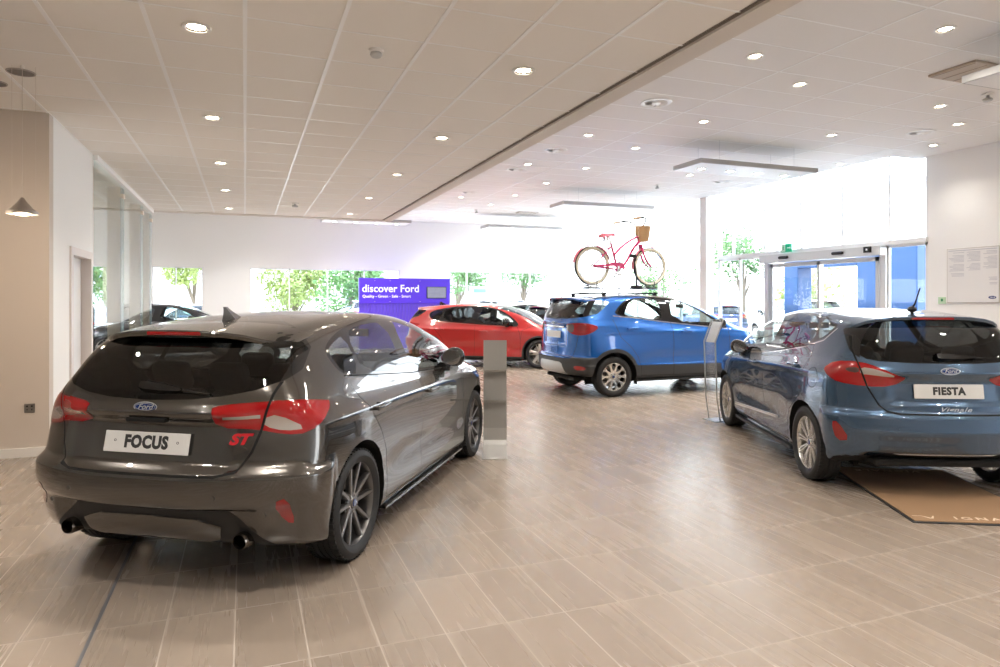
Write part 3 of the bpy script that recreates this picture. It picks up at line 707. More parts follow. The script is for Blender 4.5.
def build_focus(t,paint_m,wheel='st',rim=None,st=True,detail=True):
    K=focus_cfg(paint_m); 
    if not st:
        for i,p in enumerate(K['parts']):
            if p[1] in('diffuser_insert',): K['parts'][i]=(p[0],p[1],M['satin'],p[3],p[4])
    if not st:
        K['arch_trim']=[('arch_clad',.038)]; K['parts'].append(('arch_cladding','arch_clad',M['cladding'],True,{})); K['side_panels'][2]=('sill',[(.40,.10),(.40,.255),(2.30,.255),(2.30,.10)])
        K['parts']=[(p[0],p[1],M['cladding'],p[3],p[4]) if p[1]=='sill' else p for p in K['parts']]
    if not detail: K['res']=(110,44,40)
    S=FOCUS; F,c,out=build_car(S,K,t)
    for x in (0,2.70):
        for y in (.785,-.785): tyre_wheel(t,x,y,.325,.225,rim or M['rim_dark'],wheel,.253)
    tg=out.get(('tailgate',None)) or t
    # roof spoiler
    rows=[]
    for y,xt,zt in ((0,-.500,1.382),(.16,-.500,1.380),(.30,-.490,1.372),(.41,-.465,1.358),(.49,-.425,1.336),(.545,-.375,1.314),(.59,-.31,1.294),(.62,-.24,1.284)):
        sec=[]; x0=-.10 if y<.5 else -.10+(y-.5)*.9
        for q in (0,.25,.5,.75,1):
            x=x0+(xt-x0)*q; zs=surf_z(F,x,y); e=q*q*(3-2*q)
            zl=surf_z(F,x0,y)+.003; line=zl+(zt-zl)*(q**1.35)
            sec.append((x,y,max(zs+.003,line)))
        sec+= [(xt-.004,y,sec[-1][2]-.010),(xt+.004,y,sec[-1][2]-.030),(xt+.05,y,sec[-1][2]-.042),(x0-.10,y,surf_z(F,x0-.10,y)-.03),(x0,y,surf_z(F,x0,y)-.03)]
        rows.append(sec)
    sp=spoiler_mesh(t,'roof_spoiler',rows,[paint_m],tg)
    m=MB(); xs=-.502
    m.rbox((xs-.004,-.172,1.352),(xs+.02,.172,1.374),.005); m.build('brake_light',M['red_lens'],sp)
    # lower black lip of the spoiler
    m=MB(); m.prism([(-.47,1.338),(-.47,1.350),(-.33,1.365),(-.33,1.30)],-.38,.38); m.build('spoiler_underside',M['gloss_black'],sp)
    # antenna fin
    xa=.03; za=surf_z(F,xa,0)
    m=MB(); n=9; vs=[];fs=[]
    for i in range(n):
        q=i/(n-1); w=.046*(1-.85*q); x0=xa-.07*q; L=.22*(1-q)**1.3+.045
        z=za-.012+q*.090
        vs+=[(x0+L*.62,0,z),(x0,w*.8,z),(x0-L*.38,0,z),(x0,-w*.8,z)]
    for i in range(n-1):
        for k in range(4): fs.append((4*i+k,4*i+(k+1)%4,4*i+4+(k+1)%4,4*i+4+k))
    fs.append((4*n-4,4*n-3,4*n-2,4*n-1)); m.add(vs,fs); m.build('roof_antenna',paint_m if st else M['gloss_black'],t,True)
    # plate, badges, wiper
    xp=min(surf_x(F,0,.79),surf_x(F,.25,.79))-.012; lean=math.atan2(surf_x(F,.1,.86)-surf_x(F,.1,.72),.14)
    R=Matrix.Translation((xp,0,.795))@Matrix.Rotation(lean,4,'Y')@Matrix.Rotation(-PI/2,4,'Z')@Matrix.Rotation(PI/2,4,'X')
    m=MB(); m.rbox((-.26,-.0555,-.004),(.26,.0555,.004),.003,R); pl=m.build('number_plate',M['plate'],tg)
    if detail:
        text_mesh('plate_lettering','FOCUS' if st else '',.088,M['letter'],pl,R@Matrix.Translation((0,0,.0045)),.0008,0,.0048,spacing=1.10,sx=.90) if st else None
        if st:
            for q in (-1,1): text_mesh('plate_mark','o',.03,M['letter'],pl,R@Matrix.Translation((q*.192,.008,.0045)),.0006)
    m=MB(); xr_=surf_x(F,0,.93); m.rbox((xr_-.012,-.12,.905),(xr_+.03,.12,.928),.006); m.build('tailgate_release',M['gap'],tg)
    n=Vector((-1,0,.14)); oval_badge(tg,(surf_x(F,0,.985)-.004,0,.985),n)
    zz=1.075; p=(surf_x(F,-.02,zz)-.004,-.02,zz); q=(surf_x(F,-.30,zz-.012)-.006,-.37,zz-.025)
    wiper(tg,(surf_x(F,.20,1.085)-.008,.06,1.088),(surf_x(F,-.36,1.055)-.006,-.36,1.052),(-1,0,.45),cover=.56,m_=M['gloss_black'])
    if st:
        R=frame_at(F,(surf_x(F,-.515,.822),-.515,.822),0,.002)
        text_mesh('red_badge','ST',.075,M['badge_red'],tg,R,.002,.35,.004,sx=1.25)
    for s in (1,-1):
        o=out.get(('door_f',s)) or t; handle(o,1.37,surf_y(F,1.37,.835,s),.835,s,paint_m)
        o=out.get(('door_r',s)) or t; handle(o,.30,surf_y(F,.30,.865,s),.865,s,paint_m)
        door_mirror(t,1.92,s,surf_y(F,2.03,.985,s)-s*.01,.955,M['gloss_black'],1.12)
        # exhaust tips
        if st:
            m=MB(); R=Matrix.Translation((-.61,s*.535,.300))@Matrix.Rotation(PI/2,4,'Y')
            m.lathe([(.037,-.07),(.042,-.060),(.044,-.05),(.044,.14),(.033,.14),(.033,-.06)],28,R,closed=True)
            m.mi=1; m.lathe([(0,.02),(.034,.02)],20,R); m.build('exhaust_tip',[M['dchrome'],M['gap']],t,True)
        # side skirt
        m=MB(); m.prism([(.44,.158),(.44,.172),(2.26,.172),(2.26,.158)],s*.80,s*.880); m.build('skirt_blade',paint_m if st else M['plastic'],t)
        m=MB(); xk=surf_x(F,s*.44,.56); m.lathe([(0,-.004),(.011,-.003),(.012,.004)],16,Matrix.Translation((xk,s*.44,.545))@Matrix.Rotation(PI/2,4,'Y')); m.build('parking_sensor',paint_m,t,True)
        m=MB(); xk=surf_x(F,s*.66,.44); m.lathe([(0,-.004),(.011,-.003),(.012,.004)],16,Matrix.Translation((xk,s*.66,.44))@Matrix.Rotation(PI/2,4,'Y')); m.build('parking_sensor',paint_m,t,True)
    interior(t,dict(S,dashx=2.0),.97)
    return F,out
def fiesta_cfg(paint_m):
    dlo=smooth_poly([(-.135,1.322),(-.02,1.215),(.30,1.135),(.80,1.062),(1.20,1.018),(2.02,.955),(2.17,.965),(2.10,1.07),(1.90,1.20),(1.66,1.325),(1.40,1.402),(1.0,1.434),(.6,1.428),(.2,1.400),(-.02,1.365)],2)
    w1=smooth_poly([(-.095,1.322),(-.01,1.232),(.10,1.202),(.245,1.388),(.0,1.352)],1)
    w2=smooth_poly([(.135,1.192),(.30,1.155),(.97,1.062),(1.10,1.415),(.6,1.410),(.285,1.390)],1)
    w3=smooth_poly([(1.12,1.045),(1.98,.978),(2.05,1.06),(1.85,1.19),(1.62,1.308),(1.38,1.383),(1.22,1.400)],1)
    rdoor=[(.10,1.16),(.045,1.06),(.03,.97),(.05,.75),(.16,.66),(.33,.55),(.41,.42),(.42,.255),(1.12,.245),(1.105,.65),(1.16,1.015)]
    fdoor=[(1.16,1.015),(1.105,.65),(1.12,.245),(2.17,.245),(2.19,.45),(2.20,.64),(2.18,.80),(2.10,.95)]
    tg=mirror_half([(0,.668),(.38,.668),(.46,.684),(.51,.73),(.575,.86),(.615,.98),(.638,1.08),(.640,1.16),(.62,1.26),(.60,1.46),(0,1.50)])
    tline=open_line([(0,.668),(.38,.668),(.46,.684),(.51,.73),(.575,.86),(.615,.98),(.638,1.08),(.640,1.16),(.61,1.26)])
    rg=mirror_half([(0,1.055),(.25,1.057),(.48,1.068),(.57,1.083),(.605,1.11),(.622,1.19),(.60,1.28),(.55,1.37),(0,1.43)])
    light=smooth_poly([(-.29,.941),(-.25,.955),(-.105,1.010),(.115,1.066),(.373,1.058),(.522,.995),(.437,.938),(.320,.893),(.06,.868),(-.166,.871)],1)
    K=dict(paint=paint_m,arches=[(0,.315,.362),(2.493,.315,.362)],res=(170,64,60),
     side_panels=[('door_r',rdoor),('door_f',fdoor),('sill',[(.38,.10),(.38,.235),(2.20,.235),(2.20,.10)])],
     wrap_panels=[('bumper',[(-1.0,.10),(-1.0,.668),(-.22,.668),(-.08,.72),(.02,.80),(.20,.80),(.36,.72),(.55,.68),(.60,.10)])],
     rear_panels=[('tailgate',tg)],
     details=[(('rear','rear_glass'),rg,{'tailgate','body'}),
      (('wrap','blade'),[(.12,1.09),(.195,1.12),(.252,1.15),(.40,1.30),(.35,1.36),(.10,1.42),(.15,1.2)],{'tailgate','body','rear_glass'}),
      (('wrap','light'),light,None),
      (('wrap','light_white'),smooth_poly([(.10,.965),(.02,.965),(-.19,.945),(-.20,.965),(-.05,1.005),(.10,1.02)],1),{'light'}),
      (('wrap','light_smoke'),smooth_poly([(.11,.97),(.23,.985),(.24,1.01),(.11,1.02)],1),{'light'}),
      (('rear','diffuser'),mirror_half([(0,.335),(.40,.338),(.52,.320),(.66,.27),(.80,.24),(.80,.10),(0,.10)]),{'bumper','body'}),
      (('wrap','reflector'),smooth_poly([(.355,.582),(.275,.588),(.155,.450),(.300,.430)],1),{'bumper'}),
      (('side','dlo'),dlo,None),(('side','win1'),w1,{'dlo'}),(('side','win2'),w2,{'dlo'}),(('side','win3'),w3,{'dlo'}),
      (('top','windscreen'),[(1.50,-.56),(1.48,0),(1.50,.56),(2.46,.68),(2.56,0),(2.46,-.68)],{'body'}),
      (('fwrap','headlight'),smooth_poly([(2.0,.78),(2.15,.86),(2.55,.76),(2.75,.62),(2.45,.60)],1),None)],
     strips=[('gap','side',rdoor,.007,True,None),('gap','side',fdoor,.007,True,None),('light_edge','wrap',light,.012,True,{'light'}),('gap','rear',tline,.012,False,{'tailgate','body','bumper','light','light_white','blade','light_edge'}),
      ('trimline','side',[(-.135,1.310),(-.03,1.202),(.30,1.123),(.80,1.050),(1.20,1.006),(2.02,.943),(2.16,.953)],.011,False,{'body','dlo','door_r','door_f'}),
      ('gap','side',circle(-.155,.895,.085,20),.005,True,{'body'}),
      ('gap','side',[(2.20,.64),(2.24,.84),(2.45,.93),(2.8,.90),(3.1,.82)],.006,False,{'body'})],
     extra_body=[('trimline',M['chrome'])],
     parts=[('side_door','door_r',paint_m,True,{}),('side_door','door_f',paint_m,True,{}),('rear_bumper','bumper',paint_m,False,{}),('side_sill','sill',paint_m,True,{}),
      ('tailgate','tailgate',paint_m,False,{}),('rear_window','rear_glass',M['pglass'],False,{'under':'tailgate'}),('tailgate_blade','blade',M['gloss_black'],True,{}),
      ('tail_light',['light','light_white','light_smoke','light_edge'],[M['red_lens'],M['clear_lens'],M['smoke_lens'],M['dred_lens']],True,{'off':.003,'rim':.02}),
      ('diffuser','diffuser',M['plastic'],False,{}),('rear_reflector','reflector',M['dred_lens'],True,{'off':.002}),
      ('window_frame','dlo',M['gloss_black'],True,{}),('side_window','win1',M['pglass'],True,{}),('side_window','win2',M['pglass'],True,{}),('side_window','win3',M['cglass'],True,{}),
      ('windscreen','windscreen',M['cglass'],False,{}),('headlight','headlight',M['clear_lens'],True,{'off':.003})])
    return K
def build_fiesta(t,paint_m):
    K=fiesta_cfg(paint_m); S=FIESTA; F,c,out=build_car(S,K,t)
    for x in (0,2.493):
        for y in (.752,-.752): tyre_wheel(t,x,y,.313,.205,M['rim_nickel'],'multi',.236)
    tg=out.get(('tailgate',None)) or t
    rows=[]
    for y,xt,zt in ((0,-.400,1.418),(.16,-.400,1.417),(.30,-.392,1.412),(.42,-.372,1.398),(.50,-.345,1.378),(.55,-.315,1.355),(.585,-.27,1.332),(.605,-.22,1.318)):
        sec=[]; x0=0.0 if y<.45 else (y-.45)*.5
        for q in (0,.25,.5,.75,1):
            x=x0+(xt-x0)*q; zs=surf_z(F,x,y); zl=surf_z(F,x0,y)+.003; line=zl+(zt-zl)*(q**1.35); sec.append((x,y,max(zs+.003,line)))
        sec+= [(xt-.004,y,sec[-1][2]-.008),(xt+.004,y,sec[-1][2]-.026),(xt+.05,y,sec[-1][2]-.036),(x0-.10,y,surf_z(F,x0-.10,y)-.03),(x0,y,surf_z(F,x0,y)-.03)]
        rows.append(sec)
    sp=spoiler_mesh(t,'roof_spoiler',rows,[paint_m],tg)
    m=MB(); m.rbox((-.406,-.165,1.390),(-.38,.165,1.410),.005); m.build('brake_light',M['red_lens'],sp)
    # rod antenna on its foot
    xa=-.10; za=surf_z(F,xa,0); m=MB(); m.lathe([(0,.075),(.022,.068),(.034,.048),(.030,.030),(.012,.020),(.014,-.01)],20,Matrix.Translation((xa,0,za))@Matrix.Diagonal((1.3,1,1,1)))
    an=m.build('roof_antenna',M['plastic'],t,True)
    m=MB(); m.tube([(xa,0,za+.05),(xa-.03,-.01,za+.10),(xa-.07,-.028,za+.225)],[.010,.007,.006],8); m.build('antenna_rod',M['rubber'],an)
    xp=min(surf_x(F,0,.82),surf_x(F,.25,.82))-.010; lean=math.atan2(surf_x(F,.1,.90)-surf_x(F,.1,.78),.12)
    R=Matrix.Translation((xp,0,.842))@Matrix.Rotation(lean,4,'Y')@Matrix.Rotation(-PI/2,4,'Z')@Matrix.Rotation(PI/2,4,'X')
    m=MB(); m.rbox((-.26,-.0555,-.004),(.26,.0555,.004),.003,R); pl=m.build('number_plate',M['plate'],tg)
    text_mesh('plate_lettering','FIESTA',.078,M['letter'],pl,R@Matrix.Translation((0,0,.0045)),.0008,0,.0042,spacing=1.12,sx=.95)
    oval_badge(tg,(surf_x(F,0,1.0)-.006,0,1.0),(-1,0,.14))
    R=frame_at(F,(surf_x(F,-.03,.705),-.03,.705),0,.002)
    text_mesh('model_script','Vignale',.05,M['chrome'],tg,R,.001,.45,.0008,spacing=1.1,sx=1.5)
    wiper(tg,(surf_x(F,0,1.10)-.008,.08,1.105),(surf_x(F,-.36,1.09)-.008,-.30,1.092),(-1,0,.45),cover=.72)
    for s in (1,-1):
        o=out.get(('door_f',s)) or t; handle(o,1.40,surf_y(F,1.40,.885,s),.885,s,paint_m)
        o=out.get(('door_r',s)) or t; handle(o,.26,surf_y(F,.26,.965,s),.965,s,paint_m)
        m=MB(); vs=[]
        m.prism([(.69,.405),(.69,.428),(2.08,.350),(2.08,.325)],s*surf_y(F,1.4,.38,1),s*(surf_y(F,1.4,.38,1)+.016)); m.build('chrome_strip',M['bright_trim'],out.get(('door_f',s)) or t)
        door_mirror(t,1.87,s,surf_y(F,1.95,.985,s)-s*.01,.935,M['gloss_black'],1.0)
        m=MB(); xk=surf_x(F,s*.40,.56); m.lathe([(0,-.004),(.011,-.003),(.012,.004)],16,Matrix.Translation((xk,s*.40,.55))@Matrix.Rotation(PI/2,4,'Y')); m.build('parking_sensor',paint_m,t,True)
        m=MB(); m.prism([(.40,.165),(.40,.195),(2.12,.195),(2.12,.165)],s*.79,s*.835); m.build('skirt_blade',M['plastic'],t)
    m=MB(); pts=[(surf_x(F,y,.345)-.006,y,.352) for y in np.linspace(-.40,.40,17)]; m.tube(pts,[.005]+[.014]*15+[.005],8); m.build('bumper_chrome',M['bright_trim'],out.get(('bumper',None)) or t,True)
    interior(t,dict(S,dashx=1.9),.98,sx=(1.05,.22))
    return F,out
def eco_cfg(paint_m):
    dlo=smooth_poly([(.02,1.300),(.50,1.262),(.925,1.205),(1.40,1.155),(2.10,1.085),(2.26,1.075),(2.16,1.150),(1.95,1.285),(1.72,1.420),(1.45,1.540),(1.15,1.592),(.7,1.592),(.36,1.568),(.17,1.46)],2)
    w2=smooth_poly([(.075,1.310),(.50,1.272),(.93,1.216),(.97,1.40),(.93,1.572),(.62,1.575),(.38,1.550),(.21,1.455)],1)
    w3=smooth_poly([(1.14,1.200),(1.95,1.112),(2.03,1.150),(1.88,1.285),(1.66,1.412),(1.42,1.522),(1.19,1.567)],1)
    q=smooth_poly([(-.01,1.500),(-.16,1.48),(-.23,1.36),(-.235,1.325),(-.165,1.325)],1)
    rdoor=[(.02,1.30),(.0,1.24),(.05,1.08),(.11,.95),(.30,.79),(.43,.62),(.48,.47),(.48,.33),(1.11,.32),(1.12,.85),(1.10,1.18),(.925,1.205)]
    fdoor=[(1.10,1.18),(1.12,.85),(1.11,.32),(2.18,.32),(2.20,.55),(2.24,.80),(2.24,1.02),(2.10,1.085)]
    tg=mirror_half([(0,.600),(.50,.600),(.60,.645),(.66,.80),(.70,1.0),(.73,1.20),(.725,1.40),(.68,1.58),(0,1.63)])
    rgw=[(-.66,1.235),(-.25,1.245),(.20,1.275),(.36,1.300),(.50,1.330),(.60,1.41),(.685,1.515),(.62,1.535),(.30,1.552),(0,1.558),(-.66,1.565)]
    light=smooth_poly([(-.245,1.146),(-.15,1.17),(.15,1.185),(.393,1.175),(.587,1.122),(.45,1.03),(.254,.985),(.0,.995),(-.162,1.045)],1)
    K=dict(paint=paint_m,arches=[(0,.322,.395),(2.519,.322,.395)],res=(160,60,60),
     side_panels=[('door_r',rdoor),('door_f',fdoor),('cladding',[(.35,.08),(.35,.50),(2.35,.475),(2.35,.08)])],
     wrap_panels=[('cladding',[(-1.0,.08),(-1.0,.615),(-.10,.615),(.0,.640),(.56,.640),(.75,.08)])],
     rear_panels=[('tailgate',tg)],
     custom=[(('side','cladding'),[(2.2,.08),(2.2,.50),(3.5,.50),(3.5,.08)],lambda p:True)],
     details=[(('wrap','rear_glass'),rgw,{'tailgate','body'}),(('wrap','rg_pillar'),[(.20,1.27),(.33,1.29),(.42,1.56),(.28,1.56)],{'rear_glass'}),
      (('wrap','light'),light,None),
      (('wrap','light_smoke'),smooth_poly([(-.24,1.14),(-.02,1.175),(.03,1.10),(-.02,1.02),(-.16,1.05)],1),{'light'}),
      (('wrap','light_dark'),smooth_poly([(.06,1.135),(.36,1.145),(.42,1.11),(.30,1.06),(.08,1.06)],1),{'light'}),
      (('rear','grey_panel'),mirror_half([(0,.548),(.34,.545),(.40,.52),(.47,.36),(.44,.335),(0,.335)]),{'cladding'}),
      (('wrap','reflector'),smooth_poly([(.035,.510),(.32,.500),(.335,.440),(.05,.440)],1),{'cladding'}),
      (('side','dlo'),dlo,None),(('side','win2'),w2,{'dlo'}),(('side','win3'),w3,{'dlo'}),
      (('top','windscreen'),[(1.50,-.58),(1.48,0),(1.50,.58),(2.48,.70),(2.60,0),(2.48,-.70)],{'body'}),
      (('fwrap','headlight'),smooth_poly([(2.0,.95),(2.15,1.0),(2.55,.92),(2.75,.80),(2.40,.80)],1),None)],
     strips=[('gap','side',[(.0,1.24),(.05,1.08),(.11,.95),(.30,.79),(.43,.62),(.48,.47),(.48,.33),(1.11,.32),(2.18,.32),(2.20,.55),(2.24,.80),(2.24,1.02)],.008,False,None),('gap','side',[(1.10,1.18),(1.12,.85),(1.11,.32)],.008,False,None),
      ('gap','rear',open_line([(0,.610),(.50,.610),(.60,.645),(.66,.80),(.70,1.0)]),.010,False,{'tailgate','body','cladding','light','light_smoke'}),
      ('trimline','side',[(.02,1.294),(.50,1.252),(.925,1.195),(1.40,1.145),(2.10,1.075),(2.25,1.066)],.016,False,{'body','dlo','door_r','door_f'})],
     extra_body=[('trimline',M['chrome'])],
     arch_trim=[('cladding',.055)],
     parts=[('side_door','door_r',paint_m,True,{}),('side_door','door_f',paint_m,True,{}),('lower_cladding','cladding',M['cladding'],False,{}),
      ('tailgate','tailgate',paint_m,False,{}),('rear_window','rear_glass',M['mglass'],False,{'under':'tailgate'}),('rear_pillar','rg_pillar',M['gloss_black'],True,{}),
      ('tail_light',['light','light_smoke','light_dark'],[M['red_lens'],M['smoke_lens'],M['dred_lens']],True,{'off':.003,'rim':.02}),
      ('skid_panel','grey_panel',M['satin'],False,{'off':.004,'rim':.015}),('rear_reflector','reflector',M['red_lens'],True,{'off':.003}),
      ('window_frame','dlo',M['gloss_black'],True,{}),('side_window','win2',M['cglass'],True,{}),('side_window','win3',M['cglass'],True,{}),
      ('windscreen','windscreen',M['cglass'],False,{}),('headlight','headlight',M['clear_lens'],True,{'off':.003})])
    return K
def build_eco(t,paint_m):
    K=eco_cfg(paint_m); S=ECOS; F,c,out=build_car(S,K,t)
    for x in (0,2.519):
        for y in (.765,-.765): tyre_wheel(t,x,y,.322,.205,M['rim_nickel'],'loop',.236)
    tg=out.get(('tailgate',None)) or t
    rows=[]
    for y,xt,zt in ((0,-.560,1.600),(.2,-.558,1.598),(.38,-.545,1.590),(.50,-.52,1.575),(.57,-.48,1.555),(.60,-.42,1.545)):
        sec=[]; x0=-.22
        for q in (0,.25,.5,.75,1):
            x=x0+(xt-x0)*q; zs=surf_z(F,x,y); zl=surf_z(F,x0,y)+.003; line=zl+(zt-zl)*(q**1.3); sec.append((x,y,max(zs+.003,line)))
        sec+= [(xt-.004,y,sec[-1][2]-.010),(xt+.006,y,sec[-1][2]-.032),(xt+.05,y,sec[-1][2]-.042),(x0-.10,y,surf_z(F,x0-.10,y)-.03),(x0,y,surf_z(F,x0,y)-.03)]
        rows.append(sec)
    sp=spoiler_mesh(t,'roof_spoiler',rows,[paint_m],tg)
    m=MB(); m.rbox((-.566,-.13,1.572),(-.54,.13,1.590),.005); m.build('brake_light',M['red_lens'],sp)
    xp=surf_x(F,0,.95)-.008
    R=Matrix.Translation((xp,.0,.985))@Matrix.Rotation(math.radians(2),4,'Y')@Matrix.Rotation(-PI/2,4,'Z')@Matrix.Rotation(PI/2,4,'X')
    m=MB(); m.rbox((-.26,-.0555,-.004),(.26,.0555,.004),.003,R); m.build('number_plate',M['plate'],tg)
    xb=surf_x(F,0,1.11); m=MB(); m.rbox((xb-.022,-.36,1.095),(xb+.02,.36,1.125),.008); m.build('chrome_bar',M['chrome'],tg,True)
    oval_badge(tg,(surf_x(F,0,1.17)-.006,0,1.172),(-1,0,.12),.13)
    wiper(tg,(surf_x(F,0,1.29)-.01,-.02,1.285),(surf_x(F,-.3,1.275)-.01,-.33,1.275),(-1,0,.45),cover=.5)
    xk=.25
    for s in (1,-1):
        o=out.get(('door_f',s)) or t; handle(o,1.36,surf_y(F,1.36,1.03,s),1.03,s,paint_m)
        o=out.get(('door_r',s)) or t; handle(o,.32,surf_y(F,.32,1.09,s),1.09,s,paint_m)
        door_mirror(t,2.02,s,surf_y(F,2.05,1.10,s)-s*.01,1.07,M['gloss_black'],1.1)
        pts=[(x,s*.56,surf_z(F,x,s*.56)+h) for x,h in ((-.45,.0),(-.38,.014),(-.1,.018),(.4,.018),(.95,.018),(1.28,.014),(1.36,.0))]
        m=MB(); m.tube(pts,[.010,.016,.016,.016,.016,.016,.010],8); m.build('roof_rail',M['satin'],t,True)
        m=MB(); m.prism([(.42,.235),(.42,.262),(2.15,.262),(2.15,.235)],s*.80,s*.875); m.build('skirt_blade',M['plastic'],t)
        m=MB(); m.rbox((.405,s*.82-.05,.19),(.413,s*.82+.05,.30),.003); m.build('mud_flap',M['rubber'],t)
    interior(t,dict(S,dashx=1.95),1.10,sx=(1.02,.20),zs=.42)
    return F,out
LIGHT_L,LIGHT_R,SKY,SUN,EXPO=88,95,3.0,7.5,1.33
# ---------------------------------------------------------------- the showroom
TH=math.atan(255/670)
def heading(a): return PI/2-(a+TH)          # rotation of a car whose nose points a radians right of the camera axis
def place(P):
    X,Z,a=P; return (X*math.cos(TH)+Z*math.sin(TH),-X*math.sin(TH)+Z*math.cos(TH),0),heading(a)
def struct(name,mb,m,smooth=False,parent=None):
    o=mb.build(name,m,parent,smooth)
    if parent is None: o['kind']='structure'
    return o
def tile_floor():
    m=mat('porcelain plank tiles',(.4,.33,.27),.3); nt=m.node_tree; b=nt.nodes['Principled BSDF']; N=nt.nodes.new; L=nt.links.new
    tc=N('ShaderNodeTexCoord'); mp=N('ShaderNodeMapping'); mp.inputs['Rotation'].default_value=(0,0,PI/2); mp.inputs['Location'].default_value=(-.062,.045,0)
    L(tc.outputs['Object'],mp.inputs['Vector'])
    br=N('ShaderNodeTexBrick'); br.offset=0; br.squash=1; br.inputs['Scale'].default_value=1; br.inputs['Brick Width'].default_value=.612; br.inputs['Row Height'].default_value=.306; br.inputs['Mortar Size'].default_value=.0034; br.inputs['Mortar Smooth'].default_value=.1
    br.inputs['Color1'].default_value=(.0,.0,.0,1); br.inputs['Color2'].default_value=(1,1,1,1); br.inputs['Mortar'].default_value=(.5,.5,.5,1)
    L(mp.outputs[0],br.inputs['Vector'])
    # streaks run along the room
    sx=N('ShaderNodeVectorMath'); sx.operation='MULTIPLY'; sx.inputs[1].default_value=(11,.55,1)
    of=N('ShaderNodeVectorMath'); of.operation='MULTIPLY_ADD'; of.inputs[1].default_value=(37,11,0); 
    L(br.outputs['Color'],of.inputs[0]); L(tc.outputs['Object'],sx.inputs[0]); L(sx.outputs[0],of.inputs[2])
    n1=N('ShaderNodeTexNoise'); n1.inputs['Scale'].default_value=1; n1.inputs['Detail'].default_value=4; n1.inputs['Roughness'].default_value=.65; L(of.outputs[0],n1.inputs['Vector'])
    cr=N('ShaderNodeValToRGB'); cr.color_ramp.elements[0].position=.25; cr.color_ramp.elements[0].color=(.262,.212,.170,1); cr.color_ramp.elements[1].position=.80; cr.color_ramp.elements[1].color=(.284,.232,.188,1); L(n1.outputs['Fac'],cr.inputs[0])
    tv=N('ShaderNodeMapRange'); tv.inputs['To Min'].default_value=.90; tv.inputs['To Max'].default_value=1.06; L(br.outputs['Color'],tv.inputs[0])
    mu=N('ShaderNodeVectorMath'); mu.operation='SCALE'; L(cr.outputs[0],mu.inputs[0]); L(tv.outputs[0],mu.inputs['Scale'])
    gm=N('ShaderNodeMix'); gm.data_type='RGBA'; gm.inputs['B'].default_value=(.40,.345,.295,1); L(br.outputs['Fac'],gm.inputs['Factor']); L(mu.outputs[0],gm.inputs['A']); L(gm.outputs['Result'],b.inputs['Base Color'])
    rr=N('ShaderNodeMapRange'); rr.inputs['To Min'].default_value=.20; rr.inputs['To Max'].default_value=.34; L(n1.outputs['Fac'],rr.inputs[0])
    rg=N('ShaderNodeMath'); rg.operation='MULTIPLY_ADD'; rg.inputs[1].default_value=.4; L(br.outputs['Fac'],rg.inputs[0]); L(rr.outputs[0],rg.inputs[2]); 
    for l in list(b.inputs['Roughness'].links): nt.links.remove(l)
    L(rg.outputs[0],b.inputs['Roughness'])
    b.inputs['Specular IOR Level'].default_value=.6
    return m
def plaster(name,col,rough=.8):
    m=mat(name,col,rough); nt=m.node_tree; b=nt.nodes['Principled BSDF']; n=nt.nodes.new('ShaderNodeTexNoise'); n.inputs['Scale'].default_value=60; bp=nt.nodes.new('ShaderNodeBump'); bp.inputs['Strength'].default_value=.04
    nt.links.new(n.outputs['Fac'],bp.inputs['Height']); nt.links.new(bp.outputs[0],b.inputs['Normal']); return m
init_mats()
WHITE=plaster('white wall paint',(.86,.855,.84)); CREAM=plaster('cream wall paint',(.62,.55,.485)); TILE=plaster('mineral fibre ceiling tile',(.88,.85,.81),.9); TILE2=plaster('pale ceiling tile',(.83,.81,.79),.9)
BAR=mat('white ceiling grid bar',(.93,.93,.93),.4); FRAME=mat('white window frame',(.82,.83,.84),.4); ALU=mat('grey aluminium edge',(.42,.43,.44),.35,.6)
PANE=glass('window pane',(.97,.985,.985),refl=1.0,ior=1.3); GREENGLASS=glass('partition pane',(.93,.97,.965),ior=1.18)
BEIGE=mat('beige post paint',(.86,.77,.67),.5); SKIRT=mat('white skirting',(.80,.77,.73),.45)
ZL,ZR=3.417,4.222
X0,X1,Y0,Y1=-8.0,11.88,-6.0,22.4
m=MB(); m.box((X0-.3,Y0-.3,-.12),(X1+.3,Y1+.3,0)); struct('floor',m,tile_floor())
# a dark movement joint set in the tiles
m=MB(); m.box((-.672,Y0,-.001),(-.655,15.4,.0012)); struct('trim_1',m,mat('grey movement joint',(.10,.10,.11),.5))
# ceilings
m=MB(); m.box((X0,Y0,ZL),(3.0,15.55,ZL+.08)); struct('ceiling',m,TILE)
m=MB()
k=-12
for k in range(-13,5):
    x=.0+k*.612+.0; m.box((x-.014,Y0,ZL-.005),(x+.014,15.5,ZL+.01))
k=0
for k in range(-18,18):
    y=4.73+k*.612
    if Y0<y<15.5: m.box((X0,y-.008,ZL-.003),(3.0,y+.008,ZL+.01))
struct('trim_2',m,BAR)
m=MB(); m.box((3.03,Y0,ZL-.02),(3.215,15.62,ZR+.05)); m.box((X0,15.56,ZL-.02),(3.215,15.74,ZR+.05)); struct('trim_3',m,plaster('bulkhead paint',(.72,.67,.62)))
m=MB(); m.box((2.985,Y0,ZL+.0),(3.04,15.56,ZL+.06)); struct('trim_4',m,mat('shadow gap',(.25,.22,.19),.8))
m=MB(); m.box((3.1,Y0,ZR),(11.22,Y1+.1,ZR+.08)); m.box((X0,15.7,ZR),(3.2,Y1+.1,ZR+.08)); m.box((11.2,Y0,ZR),(X1+.1,9.05,ZR+.08)); struct('ceiling_1',m,TILE2)
m=MB(); m.box((11.2,9.0,ZR),(11.25,Y1,ZR+.65)); m.box((11.2,9.0,ZR),(X1+.1,9.05,ZR+.65)); m.box((11.2,9.0,ZR+.60),(X1+.1,Y1+.1,ZR+.66)); struct('ceiling_2',m,WHITE)
m=MB()
